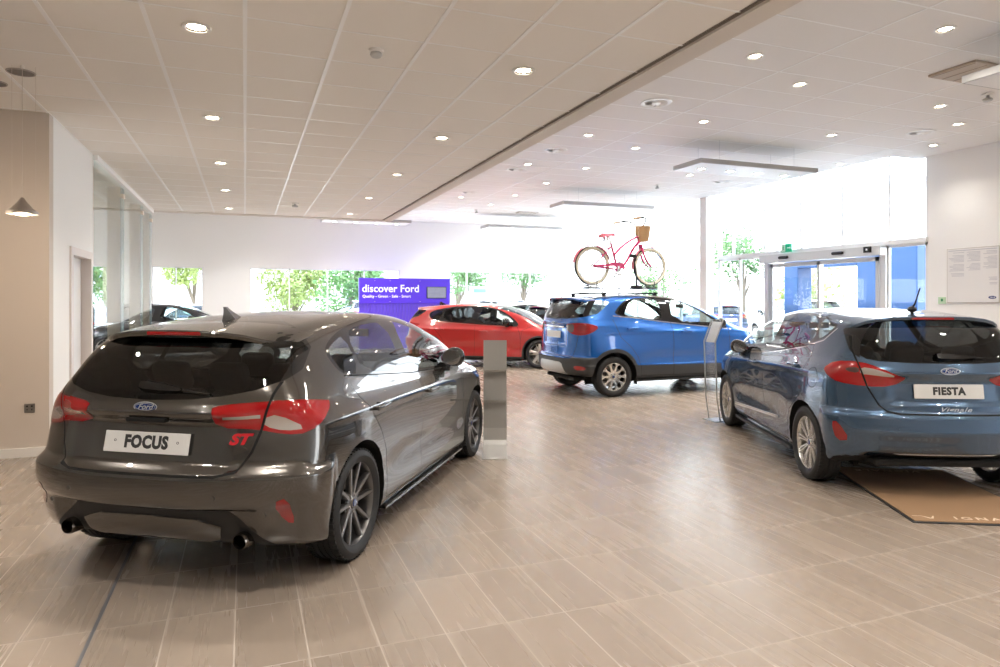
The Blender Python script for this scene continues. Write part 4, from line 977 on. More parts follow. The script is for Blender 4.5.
for k in range(-2,5):
    x=5.84+k*1.21
    if 3.3<x<11.2: m.box((x-.010,Y0,ZR-.004),(x+.010,Y1,ZR+.01))
for k in range(-18,30):
    y=4.94+k*.612
    if Y0<y<Y1: m.box((3.22,y-.008,ZR-.003),(11.2,y+.008,ZR+.01))
struct('trim_5',m,BAR)
def wall_with_holes(name,axis,c,th,a0,a1,z0,z1,holes,mt):
    """holes: (a,b,z0,z1) sorted along the wall"""
    m=MB(); cur=a0
    def bx(p,q,r,s):
        if q-p<1e-4 or s-r<1e-4: return
        if axis=='y': m.box((p,c,r),(q,c+th,s))
        else: m.box((c,p,r),(c+th,q,s))
    for a,b,h0,h1 in holes:
        bx(cur,a,z0,z1); bx(a,b,z0,h0); bx(a,b,h1,z1); cur=b
    bx(cur,a1,z0,z1); return struct(name,m,mt)
def window(n,axis,c,a0,a1,z0,z1,mull,fw=.035,dep=.06,trans=()):
    w=MB()
    def bx(p,q,r,s,d0=0,d1=None):
        d1=dep if d1 is None else d1
        if axis=='y': w.box((p,c+d0,r),(q,c+d1,s))
        else: w.box((c+d0,p,r),(c+d1,q,s))
    bx(a0,a0+fw,z0,z1); bx(a1-fw,a1,z0,z1); bx(a0,a1,z0,z0+fw); bx(a0,a1,z1-fw,z1)
    for q in mull: bx(q-fw/2,q+fw/2,z0,z1)
    for q in trans: bx(a0,a1,q-fw/2,q+fw/2)
    o=struct('window_%d'%n,w,FRAME)
    ed=[a0]+list(mull)+[a1]
    for p,q in zip(ed[:-1],ed[1:]):
        g=MB()
        if axis=='y': g.box((p,c+dep*.45,z0),(q,c+dep*.55,z1))
        else: g.box((c+dep*.45,p,z0),(c+dep*.55,q,z1))
        g.build('window_pane',PANE,o)
    return o
# walls
m=MB(); m.box((X0,7.85,0),(-1.826,8.0,ZL)); struct('wall_front_left',m,CREAM)
D0,D1,DZ=8.72,9.75,2.10
m=MB(); m.box((-1.976,8.0,0),(-1.826,D0,ZL)); m.box((-1.976,D0,DZ),(-1.826,D1,ZL)); m.box((-1.976,D1,0),(-1.826,9.90,ZL)); struct('wall_left',m,WHITE)
m=MB(); m.box((X0-.2,Y0,0),(X0,Y1,ZR)); struct('wall_far_left',m,WHITE)
wall_with_holes('wall_rear','y',Y0-.2,.2,X0-.2,X1+.2,0,ZR+.1,[],WHITE)
wall_with_holes('wall_right','x',X1,.2,Y0,8.82,0,ZR+.6,[(-5.6,-1.8,.1,3.9)],WHITE)
window(10,'x',X1+.05,-5.6,-1.8,.1,3.9,mull=(-4.3,-3.1),trans=(2.6,))
m=MB(); m.box((X0,7.83,0),(-1.81,7.852,.09)); m.box((-1.826,7.83,0),(-1.81,D0-.06,.09)); struct('baseboard_left',m,SKIRT)
m=MB(); m.box((X1-.016,Y0,0),(X1,8.82,.09)); struct('baseboard_right',m,SKIRT)
# panelled door in the side wall
dr=MB(); dr.box((-1.960,D0+.05,.01),(-1.920,D1-.05,DZ-.04)); do=struct('door_1',dr,mat('white door',(.78,.78,.78),.4))
m=MB()
m.box((-1.99,D0-.05,0),(-1.805,D0+.05,DZ+.05)); m.box((-1.99,D1-.05,0),(-1.805,D1+.05,DZ+.05)); m.box((-1.99,D0+.05,DZ-.04),(-1.805,D1-.05,DZ+.05)); m.build('door_frame',mat('door frame gloss',(.72,.66,.63),.35),do)
m=MB(); m.tube([(-1.92,D0+.16,1.02),(-1.875,D0+.16,1.02),(-1.875,D0+.28,1.02)],.010,8); m.build('door_handle',M['satin'],do)
# back wall with its windows
BW=[(-7.5,-3.85,.35,2.56),(-2.6,-1.2,.35,2.56),(.14,4.9,.35,2.56),(6.6,X1-.10,.35,2.56)]
wall_with_holes('wall_back','y',Y1,.2,X0,X1+.2,0,ZR,BW,WHITE)
window(1,'y',Y1+.02,*BW[0],mull=(-5.7,)); window(2,'y',Y1+.02,*BW[1],mull=(-1.95,)); window(3,'y',Y1+.02,*BW[2],mull=(1.33,2.52,3.71)); window(4,'y',Y1+.02,*BW[3],mull=(7.29,8.53,9.71,10.98))
# glazed right wall: tall upper lights, a transom, lower lights and the sliding entrance
MU=[1.02*y for y in (9.43,10.52,11.65,12.76,13.9,15.03,16.1,17.2,18.35,19.5,20.6,21.7)]
window(5,'x',X1,8.82,14.7,2.68,ZR+.60,mull=[y for y in MU if y<14.6],fw=.04,dep=.08)
window(6,'x',X1,14.7,Y1,.0,ZR+.60,mull=[y for y in MU if y>14.8],fw=.04,dep=.08)
m=MB(); m.box((X1-.06,8.82,2.63),(X1+.12,14.72,2.72)); struct('trim_6',m,FRAME)
window(7,'x',X1,8.82,9.68,0,2.63,mull=[],fw=.05); window(8,'x',X1,12.95,14.7,0,2.63,mull=[13.9],fw=.05)
m=MB(); m.box((X1-.20,9.66,2.44),(X1+.10,12.98,2.62)); m.box((X1-.05,9.66,0),(X1+.08,9.80,2.45)); m.box((X1-.05,12.84,0),(X1+.08,12.98,2.45)); dd=struct('door_2',m,mat('silver door frame',(.62,.63,.63),.35,.5))
for p,q,off in ((9.82,11.36,-.05),(11.28,12.82,.0)):
    g=MB(); x=X1+off
    g.box((x,p,.0),(x+.045,p+.07,2.42)); g.box((x,q-.07,.0),(x+.045,q,2.42)); g.box((x,p,0),(x+.045,q,.10)); g.box((x,p,2.33),(x+.045,q,2.42)); g.box((x,p,.98),(x+.045,q,1.03))
    lf=g.build('door_leaf',mat('leaf frame aluminium',(.55,.56,.56),.35,.5),dd)
    g=MB(); g.box((x+.018,p+.07,.10),(x+.027,q-.07,2.33)); g.build('door_pane',PANE,lf)
# cream-coloured steel posts and the frameless glass partition on the left
gp=empty('glass_partition',(-1.87,9.9,0),0,'tall frameless clear glass partition between cream wall posts','partition'); gp['kind']='structure'; gp.name='window_9'
del gp['label']; del gp['category']
for y0,y1 in ((9.90,12.05),(12.1,14.2),(14.25,15.5)):
    m=MB(); m.box((.055,y0-9.9,0),(.067,y1-9.9,ZL-.06)); m.build('glass_panel',GREENGLASS,gp)
for y in (12.075,14.22,15.50):
    m=MB(); m.box((-.15,y-.05-9.9,0),(.03,y+.07-9.9,ZL-.08)); m.build('post',BEIGE,gp)
    m=MB(); m.box((.04,y-.11-9.9,0),(.052,y+.13-9.9,ZL-.10)); m.build('glass_fin',mat('bluish fin glass',(.36,.46,.50),.1),gp)
    m=MB(); m.box((.0,y-.12-9.9,ZL-.26),(.085,y+.02-9.9,ZL-.20)); m.build('clamp',BEIGE,gp)
m=MB(); m.box((-1.90,9.9,ZL-.07),(-1.77,15.56,ZL)); struct('trim_7',m,BAR)
# square white column by the glazed wall
m=MB(); m.rbox((11.18,14.35,0),(11.44,14.62,ZR),.02); struct('trim_8',m,WHITE)
m=MB(); m.box((11.1,Y1-.001,0),(11.2,Y1,ZR)); 

# ---------------------------------------------------------------- the vehicles
def car_thing(name,P,label,cat='car',group=None):
    loc,rz=place(P); return empty(name,loc,rz,label,cat,group)
FOC=(-1.7154,4.2364,.2236); FIE=(3.5035,5.788,.0596); ECO=(1.5241,11.4941,1.2093); RED=(-1.45,16.72,1.86)
t=car_thing('hatchback_car',FOC,'dark metallic grey hatchback with small red badge and twin exhausts, nearest on the left'); build_focus(t,M['grey_paint'])
t=car_thing('hatchback_car',FIE,'slate blue hatchback with silver multi-spoke wheels standing over the brown mat, at right edge'); build_fiesta(t,M['dusk_paint'])
ev=car_thing('compact_suv',ECO,'bright blue compact SUV with black lower cladding, carrying the pink bicycle on its roof'); build_eco(ev,M['bright_paint'])
t=car_thing('hatchback_car',RED,'bright red hatchback standing side on behind the grey metal stand'); build_focus(t,M['red_paint'],'five',M['rim_silver'],False)
red=t
# ---------------------------------------------------------------- bicycle on the roof
def build_bike(t):
    pink=mat('raspberry frame enamel',(.62,.045,.16),.25,.1,.8); tan=mat('tan leather',(.55,.38,.24),.5); creamt=mat('cream tyre wall',(.80,.74,.58),.6); pinkl=mat('pale pink fender',(.62,.13,.18),.3,0,.6)
    wick=mat('woven wicker',(.56,.34,.16),.7); nt=wick.node_tree; b=nt.nodes['Principled BSDF']; wv=nt.nodes.new('ShaderNodeTexWave'); wv.inputs['Scale'].default_value=28; wv.bands_direction='Z'; wv.inputs['Distortion'].default_value=3; tcx=nt.nodes.new('ShaderNodeTexCoord'); cr=nt.nodes.new('ShaderNodeValToRGB'); cr.color_ramp.elements[0].color=(.30,.16,.07,1); cr.color_ramp.elements[1].color=(.66,.42,.21,1)
    nt.links.new(tcx.outputs['Object'],wv.inputs['Vector']); nt.links.new(wv.outputs['Fac'],cr.inputs[0]); nt.links.new(cr.outputs[0],b.inputs['Base Color'])
    RH=(-.56,0,.33); FH=(.56,0,.33); BB=(-.075,0,.27)
    def arc(c,r,a0,a1,n=16): return [(c[0]+r*math.cos(a0+(a1-a0)*i/n),0,c[2]+r*math.sin(a0+(a1-a0)*i/n)) for i in range(n+1)]
    def bez(p0,p1,p2,n=10): return [tuple((1-q)**2*a+2*q*(1-q)*b_+q*q*c for a,b_,c in zip(p0,p1,p2)) for q in [i/n for i in range(n+1)]]
    for H in (RH,FH):
        m=MB(); m.tube([(H[0]+.303*math.cos(a*PI/24),0,H[2]+.303*math.sin(a*PI/24)) for a in range(48)],.026,10,closed=True); m.mi=1
        for s in (1,-1): m.lathe([(.276,s*.014),(.288,s*.024),(.306,s*.0265),(.316,s*.021)],56,Matrix.Translation(H),axis='y')
        w=m.build('bicycle_tyre',[M['rubber'],creamt],t,True)
        m=MB(); m.tube([(H[0]+.272*math.cos(a*PI/24),0,H[2]+.272*math.sin(a*PI/24)) for a in range(48)],.010,6,closed=True); m.tube([(H[0],-.045,H[2]),(H[0],.045,H[2])],.018,10)
        for k in range(28):
            a=2*PI*k/28; s=1 if k%2 else -1; m.tube([(H[0]+.016*math.cos(a+1.2),s*.03,H[2]+.016*math.sin(a+1.2)),(H[0]+.268*math.cos(a),0,H[2]+.268*math.sin(a))],.0013,4,caps=False)
        m.build('spoked_rim',M['chrome'],w,True)
    m=MB(); top=(.335,0,.865); low=(.365,0,.735)
    m.tube([top,low],.021,10); m.tube(bez((-.155,0,.50),(.03,0,.73),(.335,0,.845)),.019,8); m.tube(bez((-.05,0,.275),(.10,0,.38),(.18,0,.55))+bez((.18,0,.55),(.25,0,.68),(.36,0,.765))[1:],.022,8)
    m.tube([BB,(-.205,0,.72)],.020,8); m.tube([(BB[0],-.04,BB[2]),(BB[0],.04,BB[2])],.026,10)
    for s in (1,-1):
        m.tube([(BB[0],s*.03,BB[2]),(RH[0],s*.055,RH[2])],.013,6); m.tube([(-.19,s*.012,.66),(-.26,s*.05,.62),(RH[0],s*.055,RH[2])],.012,6)
    m.build('frame',pink,t,True)
    m=MB(); m.tube([(.372,0,.71),(.375,0,.70)],.02,8)
    for s in (1,-1): m.tube(bez((.375,s*.02,.715),(.40,s*.06,.50),(.50,s*.055,.38))+[(.56,s*.052,.33)],[.018]*11+[.013],8)
    m.tube([(.375,-.045,.70),(.375,.045,.70)],.016,8); m.build('fork',pink,t,True)
    m=MB(); 
    for c,a0,a1 in ((RH,math.radians(18),math.radians(172)),(FH,math.radians(72),math.radians(188))):
        pts=arc(c,.352,a0,a1,22); n=len(pts)
        vs=[]
        for p in pts:
            d=Vector((p[0]-c[0],0,p[2]-c[2])).normalized()
            for y,dr in ((-.034,-.014),(-.02,0),(.02,0),(.034,-.014)): vs.append((p[0]+d.x*dr,y,p[2]+d.z*dr))
        m=MB(); m.add(vs,[(4*i+k,4*i+k+1,4*i+5+k,4*i+4+k) for i in range(n-1) for k in range(3)])
        m.build('mudguard',pinkl,t,True)
    m=MB(); m.tube([(-.20,0,.70),(-.24,0,.84)],.014,8); m.build('seat_post',M['chrome'],t,True)
    m=MB(); vs=[]; fs=[]
    prof=[(-.40,.095,.845),(-.38,.115,.865),(-.31,.11,.87),(-.23,.06,.873),(-.16,.03,.882),(-.13,.016,.875)]
    for x,w,z in prof: vs+=[(x,-w,z-.045),(x,-w*.8,z),(x,0,z+.012),(x,w*.8,z),(x,w,z-.045)]
    for i in range(len(prof)-1):
        for k in range(5): fs.append((5*i+k,5*i+(k+1)%5,5*i+5+(k+1)%5,5*i+5+k))
    fs+=[(4,3,2,1,0),tuple(range(25,30))]; m.add(vs,fs); sd=m.build('saddle',pinkl,t,True)
    m=MB(); 
    for s in (1,-1): m.lathe([(.016,-.035),(.02,-.03),(.02,.03),(.016,.035)],10,Matrix.Translation((-.30,s*.05,.79)))
    m.tube([(-.22,0,.80),(-.30,.05,.80)],.006,6); m.tube([(-.22,0,.80),(-.30,-.05,.80)],.006,6); m.build('saddle_springs',M['chrome'],sd,True)
    m=MB(); m.tube([(.335,0,.86),(.325,0,.99)],.014,8)
    for s in (1,-1): m.tube(bez((.325,0,.985),(.40,s*.12,1.02),(.33,s*.24,1.12),8)+bez((.33,s*.24,1.12),(.26,s*.31,1.15),(.08,s*.32,1.11),8)[1:],.014,8)
    hb=m.build('handlebar',mat('dark steel bar',(.22,.22,.23),.3,.8),t,True)  # bar darkened so it does not vanish in white reflections
    for s in (1,-1):
        m=MB(); m.tube([(.17,s*.318,1.128),(.04,s*.322,1.10)],[.020,.022],10); m.build('grip',tan,hb,True)
        m=MB(); m.tube([(.22,s*.30,1.125),(.19,s*.33,1.10),(.10,s*.345,1.075)],.006,6); m.rbox((.20,s*.30-.02,1.12),(.25,s*.30+.02,1.15),.008); m.build('brake_lever',M['plastic'],hb,True)
    # wicker basket, a tapered oval tub
    m=MB(); n=32; levels=[(.76,.080,.105),(.80,.092,.118),(.90,.108,.135),(1.0,.122,.150),(1.02,.128,.156),(1.02,.112,.140),(.90,.098,.124),(.775,.075,.098)]
    vs=[(.425+a*math.cos(2*PI*k/n),b_*math.sin(2*PI*k/n),z) for z,a,b_ in levels for k in range(n)]
    fs=[(i*n+k,i*n+(k+1)%n,(i+1)*n+(k+1)%n,(i+1)*n+k) for i in range(len(levels)-1) for k in range(n)]; fs+=[tuple(range(n-1,-1,-1)),tuple(range((len(levels)-1)*n,len(levels)*n))]
    m.add(vs,fs); bk=m.build('wicker_basket',wick,t,True)
    m=MB(); 
    for s in (1,-1): m.rbox((.305,s*.05-.012,.83),(.317,s*.05+.012,1.04),.004)
    m.build('basket_strap',tan,bk)
    m=MB(); m.lathe([(.075,.0),(.10,.002),(.10,.006),(.075,.006)],36,Matrix.Translation((BB[0],-.045,BB[2])),axis='y',closed=True); m.lathe([(0,-.01),(.03,-.006),(.03,.02)],18,Matrix.Translation((BB[0],-.05,BB[2])),axis='y')
    m.tube([(BB[0],-.06,BB[2]),(BB[0]-.11,-.066,BB[2]-.12)],.009,6); m.tube([(BB[0],.06,BB[2]),(BB[0]+.11,.066,BB[2]+.12)],.009,6)
    for k in range(5):
        a=2*PI*k/5; m.tube([(BB[0],-.045,BB[2]),(BB[0]+.085*math.cos(a),-.045,BB[2]+.085*math.sin(a))],.006,5)
    ck=m.build('crankset',M['chrome'],t,True)
    m=MB(); m.rbox((BB[0]-.155,-.13,BB[2]-.135),(BB[0]-.065,-.07,BB[2]-.115),.006); m.rbox((BB[0]+.065,.07,BB[2]+.115),(BB[0]+.155,.13,BB[2]+.135),.006); m.build('pedals',M['plastic'],ck)
    m=MB(); m.prism([(-.56,.345),(-.30,.36),(-.20,.395),(0,.375),(.045,.30),(.02,.28),(-.06,.33),(-.25,.325),(-.56,.315)],-.052,-.064); m.build('chain_guard',pink,t)
    m=MB(); m.tube([(RH[0],-.04,RH[2]-.02),(BB[0],-.045,BB[2]-.075)],.004,5); m.build('chain',M['rubber'],t)
    m=MB(); m.tube([(.34,.0,1.0),(.30,-.06,.95),(.36,-.03,.84)],.003,5); m.tube([(.20,.30,1.12),(.33,.12,1.08),(.40,.03,.92),(.37,.02,.80)],.003,5); m.build('brake_cable',M['rubber'],t,True)
ex,ey,erz=(*place(ECO)[0][:2],place(ECO)[1])
def eco_world(x,y,z): 
    c,s=math.cos(erz),math.sin(erz); return (ex+x*c-y*s, ey+x*s+y*c, z)
bz=1.792
bk=empty('bicycle',eco_world(.46,-.30,bz),erz,'raspberry pink cruiser bicycle with wicker basket on the blue SUV roof','bicycle'); build_bike(bk)
# roof carrier: two cross bars, a tray with wheel cups, and an arm that clamps the down tube
rk=empty('roof_bike_rack',eco_world(0,0,0),erz,'black roof bike carrier with clamp arm under the pink bicycle','bike rack')
FE=make_field(ECOS)
for x in (-.02,.95):
    m=MB(); z=1.662; m.rbox((x-.028,-.62,z-.014),(x+.028,.62,z+.014),.012); b_=m.build('cross_bar',M['plastic'],rk,True)
    for s in (1,-1): m=MB(); zz=surf_z(FE,x,s*.55); m.rbox((x-.035,s*.55-.02,zz-.005),(x+.035,s*.55+.02,z+.008),.012); m.build('bar_foot',M['plastic'],b_,True)
m=MB(); m.rbox((-.26,-.325,1.732),(1.16,-.275,1.752),.006); m.build('tray',M['satin'],rk)
for x in (-.10,1.02):
    m=MB(); R=.345
    for s in (1,-1): m.tube([(x+R*math.cos(a),-.30+s*.036,bz+.33+R*math.sin(a)) for a in [-PI/2-.38+.76*i/8 for i in range(9)]],.007,6)
    m.rbox((x-.13,-.345,1.752),(x+.13,-.255,1.768),.006); m.tube([(x+.05,-.36,1.765),(x+.06,-.36,1.86)],.008,6); m.build('wheel_cup',M['plastic'],rk,True)
m=MB(); m.rbox((.66,-.37,1.735),(.84,-.24,1.80),.015); m.tube([(.72,-.36,1.78),(.70,-.375,2.0),(.66,-.37,2.28)],[.016,.014,.012],8); m.rbox((.61,-.40,2.27),(.70,-.30,2.33),.014); m.tube([(.66,-.37,2.20),(.70,-.37,2.22),(.71,-.37,2.30)],.010,6); m.build('clamp_arm',M['plastic'],rk,True)

# ---------------------------------------------------------------- stands, mat, signs
SG=mat('stone grey powder coat',(.34,.33,.31),.38,.35)
s1=empty('literature_stand',(2.355,6.33,0),math.atan2(-.09,.23)+.0,'tall grey metal leaflet stand with three lipped shelves beside the grey hatchback front','stand')
def bent(prof,w,t=.004):
    """bent sheet: profile in (y,z), width along x, thickness t"""
    n=len(prof); m=MB(); P=[Vector((0,p[0],p[1])) for p in prof]; nn=[]
    for i in range(n):
        d=(P[min(i+1,n-1)]-P[max(i-1,0)]).normalized(); nn.append(Vector((0,-d.z,d.y)))
    vs=[]
    for i in range(n):
        for x in (-w/2,w/2):
            a=P[i]+Vector((x,0,0)); vs+= [a, a+nn[i]*t]
    fs=[]
    for i in range(n-1):
        a=4*i; b=a+4
        fs+=[(a,a+2,b+2,b),(a+1,b+1,b+3,a+3),(a,b,b+1,a+1),(a+2,a+3,b+3,b+2)]
    fs+=[(0,1,3,2),(4*n-4,4*n-2,4*n-1,4*n-3)]; m.add(vs,fs); return m
bent([(.012,.0),(.012,.27),(.030,.52),(.045,.84),(.075,1.14)],.235,.012).build('back_panel',SG,s1)
for z,y in ((.84,.045),(.535,.031)):
    bent([(y,z+.008),(y-.055,z-.010),(y-.060,z+.012)],.235,.004).build('shelf_lip',SG,s1)
bent([(.010,.27),(.0,.262),(-.004,.14),(-.03,.10),(-.22,.014),(-.235,.004)],.235,.004).build('front_sheet',mat('pale stone grey',(.46,.45,.43),.35,.3),s1)
m=MB(); m.rbox((-.125,-.245,.0),(.125,.03,.007),.003); m.build('base_plate',mat('pale grey base',(.50,.49,.47),.35,.3),s1)
ACR=glass('clear acrylic sheet',(.95,.96,.97),ior=1.5)
s2=empty('specification_stand',(5.62,7.08,0),math.radians(88),'thin clear acrylic price stand with bent top beside the slate blue hatchback','stand')
m=MB(); m.rbox((-.13,-.19,0),(.13,.06,.010),.003); m.build('base_plate',M['satin'],s2)
for x in (-.115,.115): 
    m=MB(); m.tube([(x,-.03,.0),(x,.02,.30),(x,.045,1.02),(x,-.075,1.30)],.009,8); m.build('upright',M['satin'],s2,True)
m=MB(); m.add([(-.115,-.03,.05),(.115,-.03,.05),(.115,.045,1.02),(-.115,.045,1.02),(-.115,-.075,1.30),(.115,-.075,1.30)],[(0,1,2,3),(3,2,5,4)]); o=m.build('acrylic_sheet',ACR,s2)
sm=o.modifiers.new('sheet','SOLIDIFY'); sm.thickness=.006
m=MB(); m.add([(-.10,.034,1.01),(.10,.034,1.01),(.10,-.075,1.27),(-.10,-.075,1.27)],[(0,1,2,3)]); o=m.build('price_card',mat('white card',(.75,.76,.78),.4),s2); sm=o.modifiers.new('sheet','SOLIDIFY'); sm.thickness=.002
# entrance-style mat under the slate blue hatchback
mt=mat('brown ribbed carpet',(.30,.18,.10),.95); nt=mt.node_tree; b=nt.nodes['Principled BSDF']; nz=nt.nodes.new('ShaderNodeTexNoise'); nz.inputs['Scale'].default_value=220; nz.inputs['Detail'].default_value=2; cr=nt.nodes.new('ShaderNodeValToRGB'); cr.color_ramp.elements[0].color=(.20,.115,.06,1); cr.color_ramp.elements[1].color=(.40,.25,.14,1); tcx=nt.nodes.new('ShaderNodeTexCoord')
nt.links.new(tcx.outputs['Object'],nz.inputs['Vector']); nt.links.new(nz.outputs['Fac'],cr.inputs[0]); nt.links.new(cr.outputs[0],b.inputs['Base Color'])
ma=math.radians(-27.5)
mo=empty('floor_mat',(4.34,3.33,0),ma,'brown rectangular carpet mat with black edge under the slate blue hatchback','mat')
m=MB(); m.rbox((0,0,0),(.98,1.56,.008),.003); m.build('rubber_edge',M['rubber'],mo)
m=MB(); m.rbox((.022,.022,.004),(.958,1.538,.013),.003); m.build('carpet',mt,mo)
lm=mat('pale woven lettering',(.72,.58,.44),.9)
text_mesh('mat_lettering','IGNALE',.085,lm,mo,Matrix.Translation((.54,.10,.0135)),.0008,.1,.001,spacing=1.35,sx=1.25)
text_mesh('mat_lettering','VIGNALE',.085,lm,mo,Matrix.Translation((.45,1.44,.0135))@Matrix.Rotation(PI,4,'Z'),.0008,.1,.001,spacing=1.35,sx=1.25)
m=MB(); m.prism([(.05,.125),(.11,.125),(.145,.075),(.17,.075),(.20,.135),(.19,.135),(.16,.088),(.115,.132),(.05,.132)],.0130,.0142,'z'); m.build('mat_wing',lm,mo)
# purple display wall
PU=mat('violet printed panel',(.075,.030,.60),.35,emit=(.13,.05,.9),es=.04); PU2=mat('violet slatted panel',(.11,.06,.60),.4,emit=(.2,.13,.85),es=.03)  # faint emission added to both panels to keep the violet bright
dw=empty('display_wall',(4.755,20.9,0),0,'violet free-standing display wall with white headline and a small screen at the back','display')
m=MB(); m.rbox((-1.463,-.02,1.44),(1.463,.10,2.235),.006); m.build('header_panel',PU,dw)
m=MB()
for k in range(58): x=-1.455+k*.0502; m.box((x,-.006 if k%2 else .012,.02),(x+.049,.08,1.44))
m.build('slatted_panel',PU2,dw)
m=MB(); m.rbox((-1.48,-.25,0),(1.48,.25,.03),.006); m.build('base_plate',M['satin'],dw)
WT=mat('white vinyl lettering',(.9,.9,.92),.4)
RT=Matrix.Translation((-.47,-.021,1.90))@Matrix.Rotation(PI/2,4,'X')
text_mesh('headline_text','discover Ford',.330,WT,dw,RT,.001,0,.004,sx=.98)
text_mesh('strapline_text','Quality - Green - Safe - Smart',.120,WT,dw,Matrix.Translation((-.60,-.021,1.665))@Matrix.Rotation(PI/2,4,'X'),.001,0,.0015,sx=1.04)
m=MB(); m.rbox((.68,-.045,1.60),(1.33,-.015,1.975),.006); sc=m.build('display_screen',M['plastic'],dw)
sm_=mat('screen picture',(.15,.16,.22),.2,emit=(.33,.35,.45),es=.12); nt=sm_.node_tree; b=nt.nodes['Principled BSDF']; nz=nt.nodes.new('ShaderNodeTexNoise'); nz.inputs['Scale'].default_value=4; cr=nt.nodes.new('ShaderNodeValToRGB'); cr.color_ramp.elements[0].color=(.12,.12,.2,1); cr.color_ramp.elements[1].color=(.62,.66,.76,1); nt.links.new(nz.outputs['Fac'],cr.inputs[0]); nt.links.new(cr.outputs[0],b.inputs['Emission Color'])
m=MB(); m.box((.70,-.048,1.62),(1.31,-.0455,1.955)); m.build('screen_face',sm_,sc)
m=MB()
for x in (-.98,-.50,.46): 
    for z in (1.50,2.15): m.lathe([(0,-.006),(.012,-.004),(.012,0)],10,Matrix.Translation((x,-.021,z)),axis='y')
m.build('panel_fixings',M['chrome'],dw)
# small board with a light blue print
ib=empty('information_board',(7.385,21.4,0),0,'small white information board with pale blue print behind the red hatchback','sign')
m=MB(); m.rbox((-.37,-.02,1.55),(.37,.02,2.0),.01); m.build('board',mat('board white',(.72,.75,.78),.4),ib)
m=MB(); m.box((-.19,-.024,1.80),(.24,-.0205,1.92)); m.build('blue_print',mat('pale blue print',(.25,.52,.80),.4),ib)
m=MB(); m.tube([(0,0,0),(0,0,1.56)],.02,8); m.rbox((-.25,-.2,0),(.25,.2,.02),.008); m.build('post',M['satin'],ib)
# framed notice on the right wall
nf=empty('framed_notice',(X1,7.99,1.985),0,'large white framed notice with grey columns of print on the right wall','notice')
m=MB(); m.rbox((-.028,-.455,-.485),(0,.455,.485),.006); m.build('frame',mat('silver thin frame',(.55,.52,.48),.35,.3),nf)
m=MB(); m.box((-.031,-.440,-.470),(-.0285,.440,.470)); m.build('sheet',mat('printed paper',(.78,.77,.76),.5),nf)
gp_=mat('grey print',(.50,.50,.54),.6); rnd=random.Random(4); m=MB()
m.box((-.0325,-.42,.435),(-.0312,.42,.447))
for c0,c1,zz,z1 in ((.14,.42,.40,-.05),(-.14,.10,.40,.08),(-.42,-.18,.40,.10),(-.42,-.25,-.05,-.20)):
    z=zz
    while z>z1:
        m.box((-.0325,c0,z),(-.0312,c0+(c1-c0)*rnd.uniform(.6,1),z+.008)); z-=.022 if rnd.random()>.15 else .05
m.build('print_lines',gp_,nf)
m=MB(); 
M_=Matrix.Translation((-.033,-.34,-.39))@Matrix.Rotation(-PI/2,4,'Z')@Matrix.Rotation(PI/2,4,'X')
m.prism([(.065*math.cos(2*PI*i/28),.026*math.sin(2*PI*i/28)) for i in range(28)],-.0005,.001,'z',M_); o=m.build('oval_logo',mat('logo navy',(.05,.07,.22),.4),nf)
text_mesh('logo_script','Ford',.038,WT,o,M_@Matrix.Translation((0,0,.0012)),.0003,.35)
# small green-white card and a socket
m=MB(); m.rbox((X1-.012,8.475,1.48),(X1,8.62,1.605),.004); o=m.build('wall_card',mat('pale green card',(.50,.68,.48),.5)); tag(o,'small pale green safety card on the right wall beside the framed notice','sign')
m=MB(); m.box((-.002,-.02,-.02),(0,.02,.03)); o2=m.build('card_symbol',mat('card symbol green',(.04,.25,.10),.5),o,loc=(X1-.0125,8.545,1.545))
so=empty('wall_socket',(-1.99,7.85,.48),0,'dark grey double power socket low on the cream wall','socket')
m=MB(); m.rbox((-.045,-.010,-.045),(.045,0,.045),.004); pl=m.build('cover_plate',mat('brushed socket plate',(.22,.20,.18),.4,.6),so)
m=MB()
for x in (-.02,.02): 
    m.box((x-.004,-.012,-.02),(x+.004,-.0095,-.005)); m.box((x-.007,-.0135,.012),(x+.007,-.0095,.028))
m.build('socket_switches',M['gap'],pl)
# running-man exit sign on a short stem, sensors over the doors
ES=mat('exit sign green',(.0,.24,.12),.4,emit=(.0,.30,.15),es=.35)
xs=empty('exit_sign',(X1-.16,12.14,2.75),0,'green running man exit sign above the sliding entrance','sign')
m=MB(); m.rbox((-.02,-.15,-.09),(.02,.15,.10),.004); m.build('sign_face',ES,xs)
m=MB(); m.box((-.024,.02,-.075),(-.0205,.135,.085)); bx_=m.build('pictogram_door',WT,xs)
m=MB(); m.lathe([(0,-.018),(.013,-.013),(.018,0),(.013,.013),(0,.018)],10,Matrix.Translation((-.026,.075,.055))@Matrix.Diagonal((.2,1,1,1)));
for a,b_ in (((.075,.035),(.065,-.01)),((.065,-.01),(.095,-.05)),((.065,-.01),(.04,-.05)),((.075,.03),(.045,.01)),((.075,.03),(.105,.005))): m.tube([(-.026,a[0],a[1]),(-.026,b_[0],b_[1])],.007,6)
m.build('pictogram_figure',ES,bx_)
m=MB(); m.box((-.024,-.12,-.008),(-.0205,-.04,.012)); m.prism([(-.12,-.035),(-.12,.04),(-.15+.01,.002)],-.024,-.0205,'x'); m.build('pictogram_arrow',WT,xs)
m=MB(); m.tube([(0,0,.10),(.10,0,.10)],.008,6); m.build('bracket',M['satin'],xs)
for i,(y,lab) in enumerate(((12.18,'black oval door sensor over the left sliding door leaf'),(10.66,'black oval door sensor over the right sliding door leaf'))):
    m=MB(); m.rbox((X1-.26,y-.14,2.50),(X1-.19,y+.14,2.57),.028); o=m.build('door_sensor',M['plastic'],None,True); tag(o,lab,'sensor')
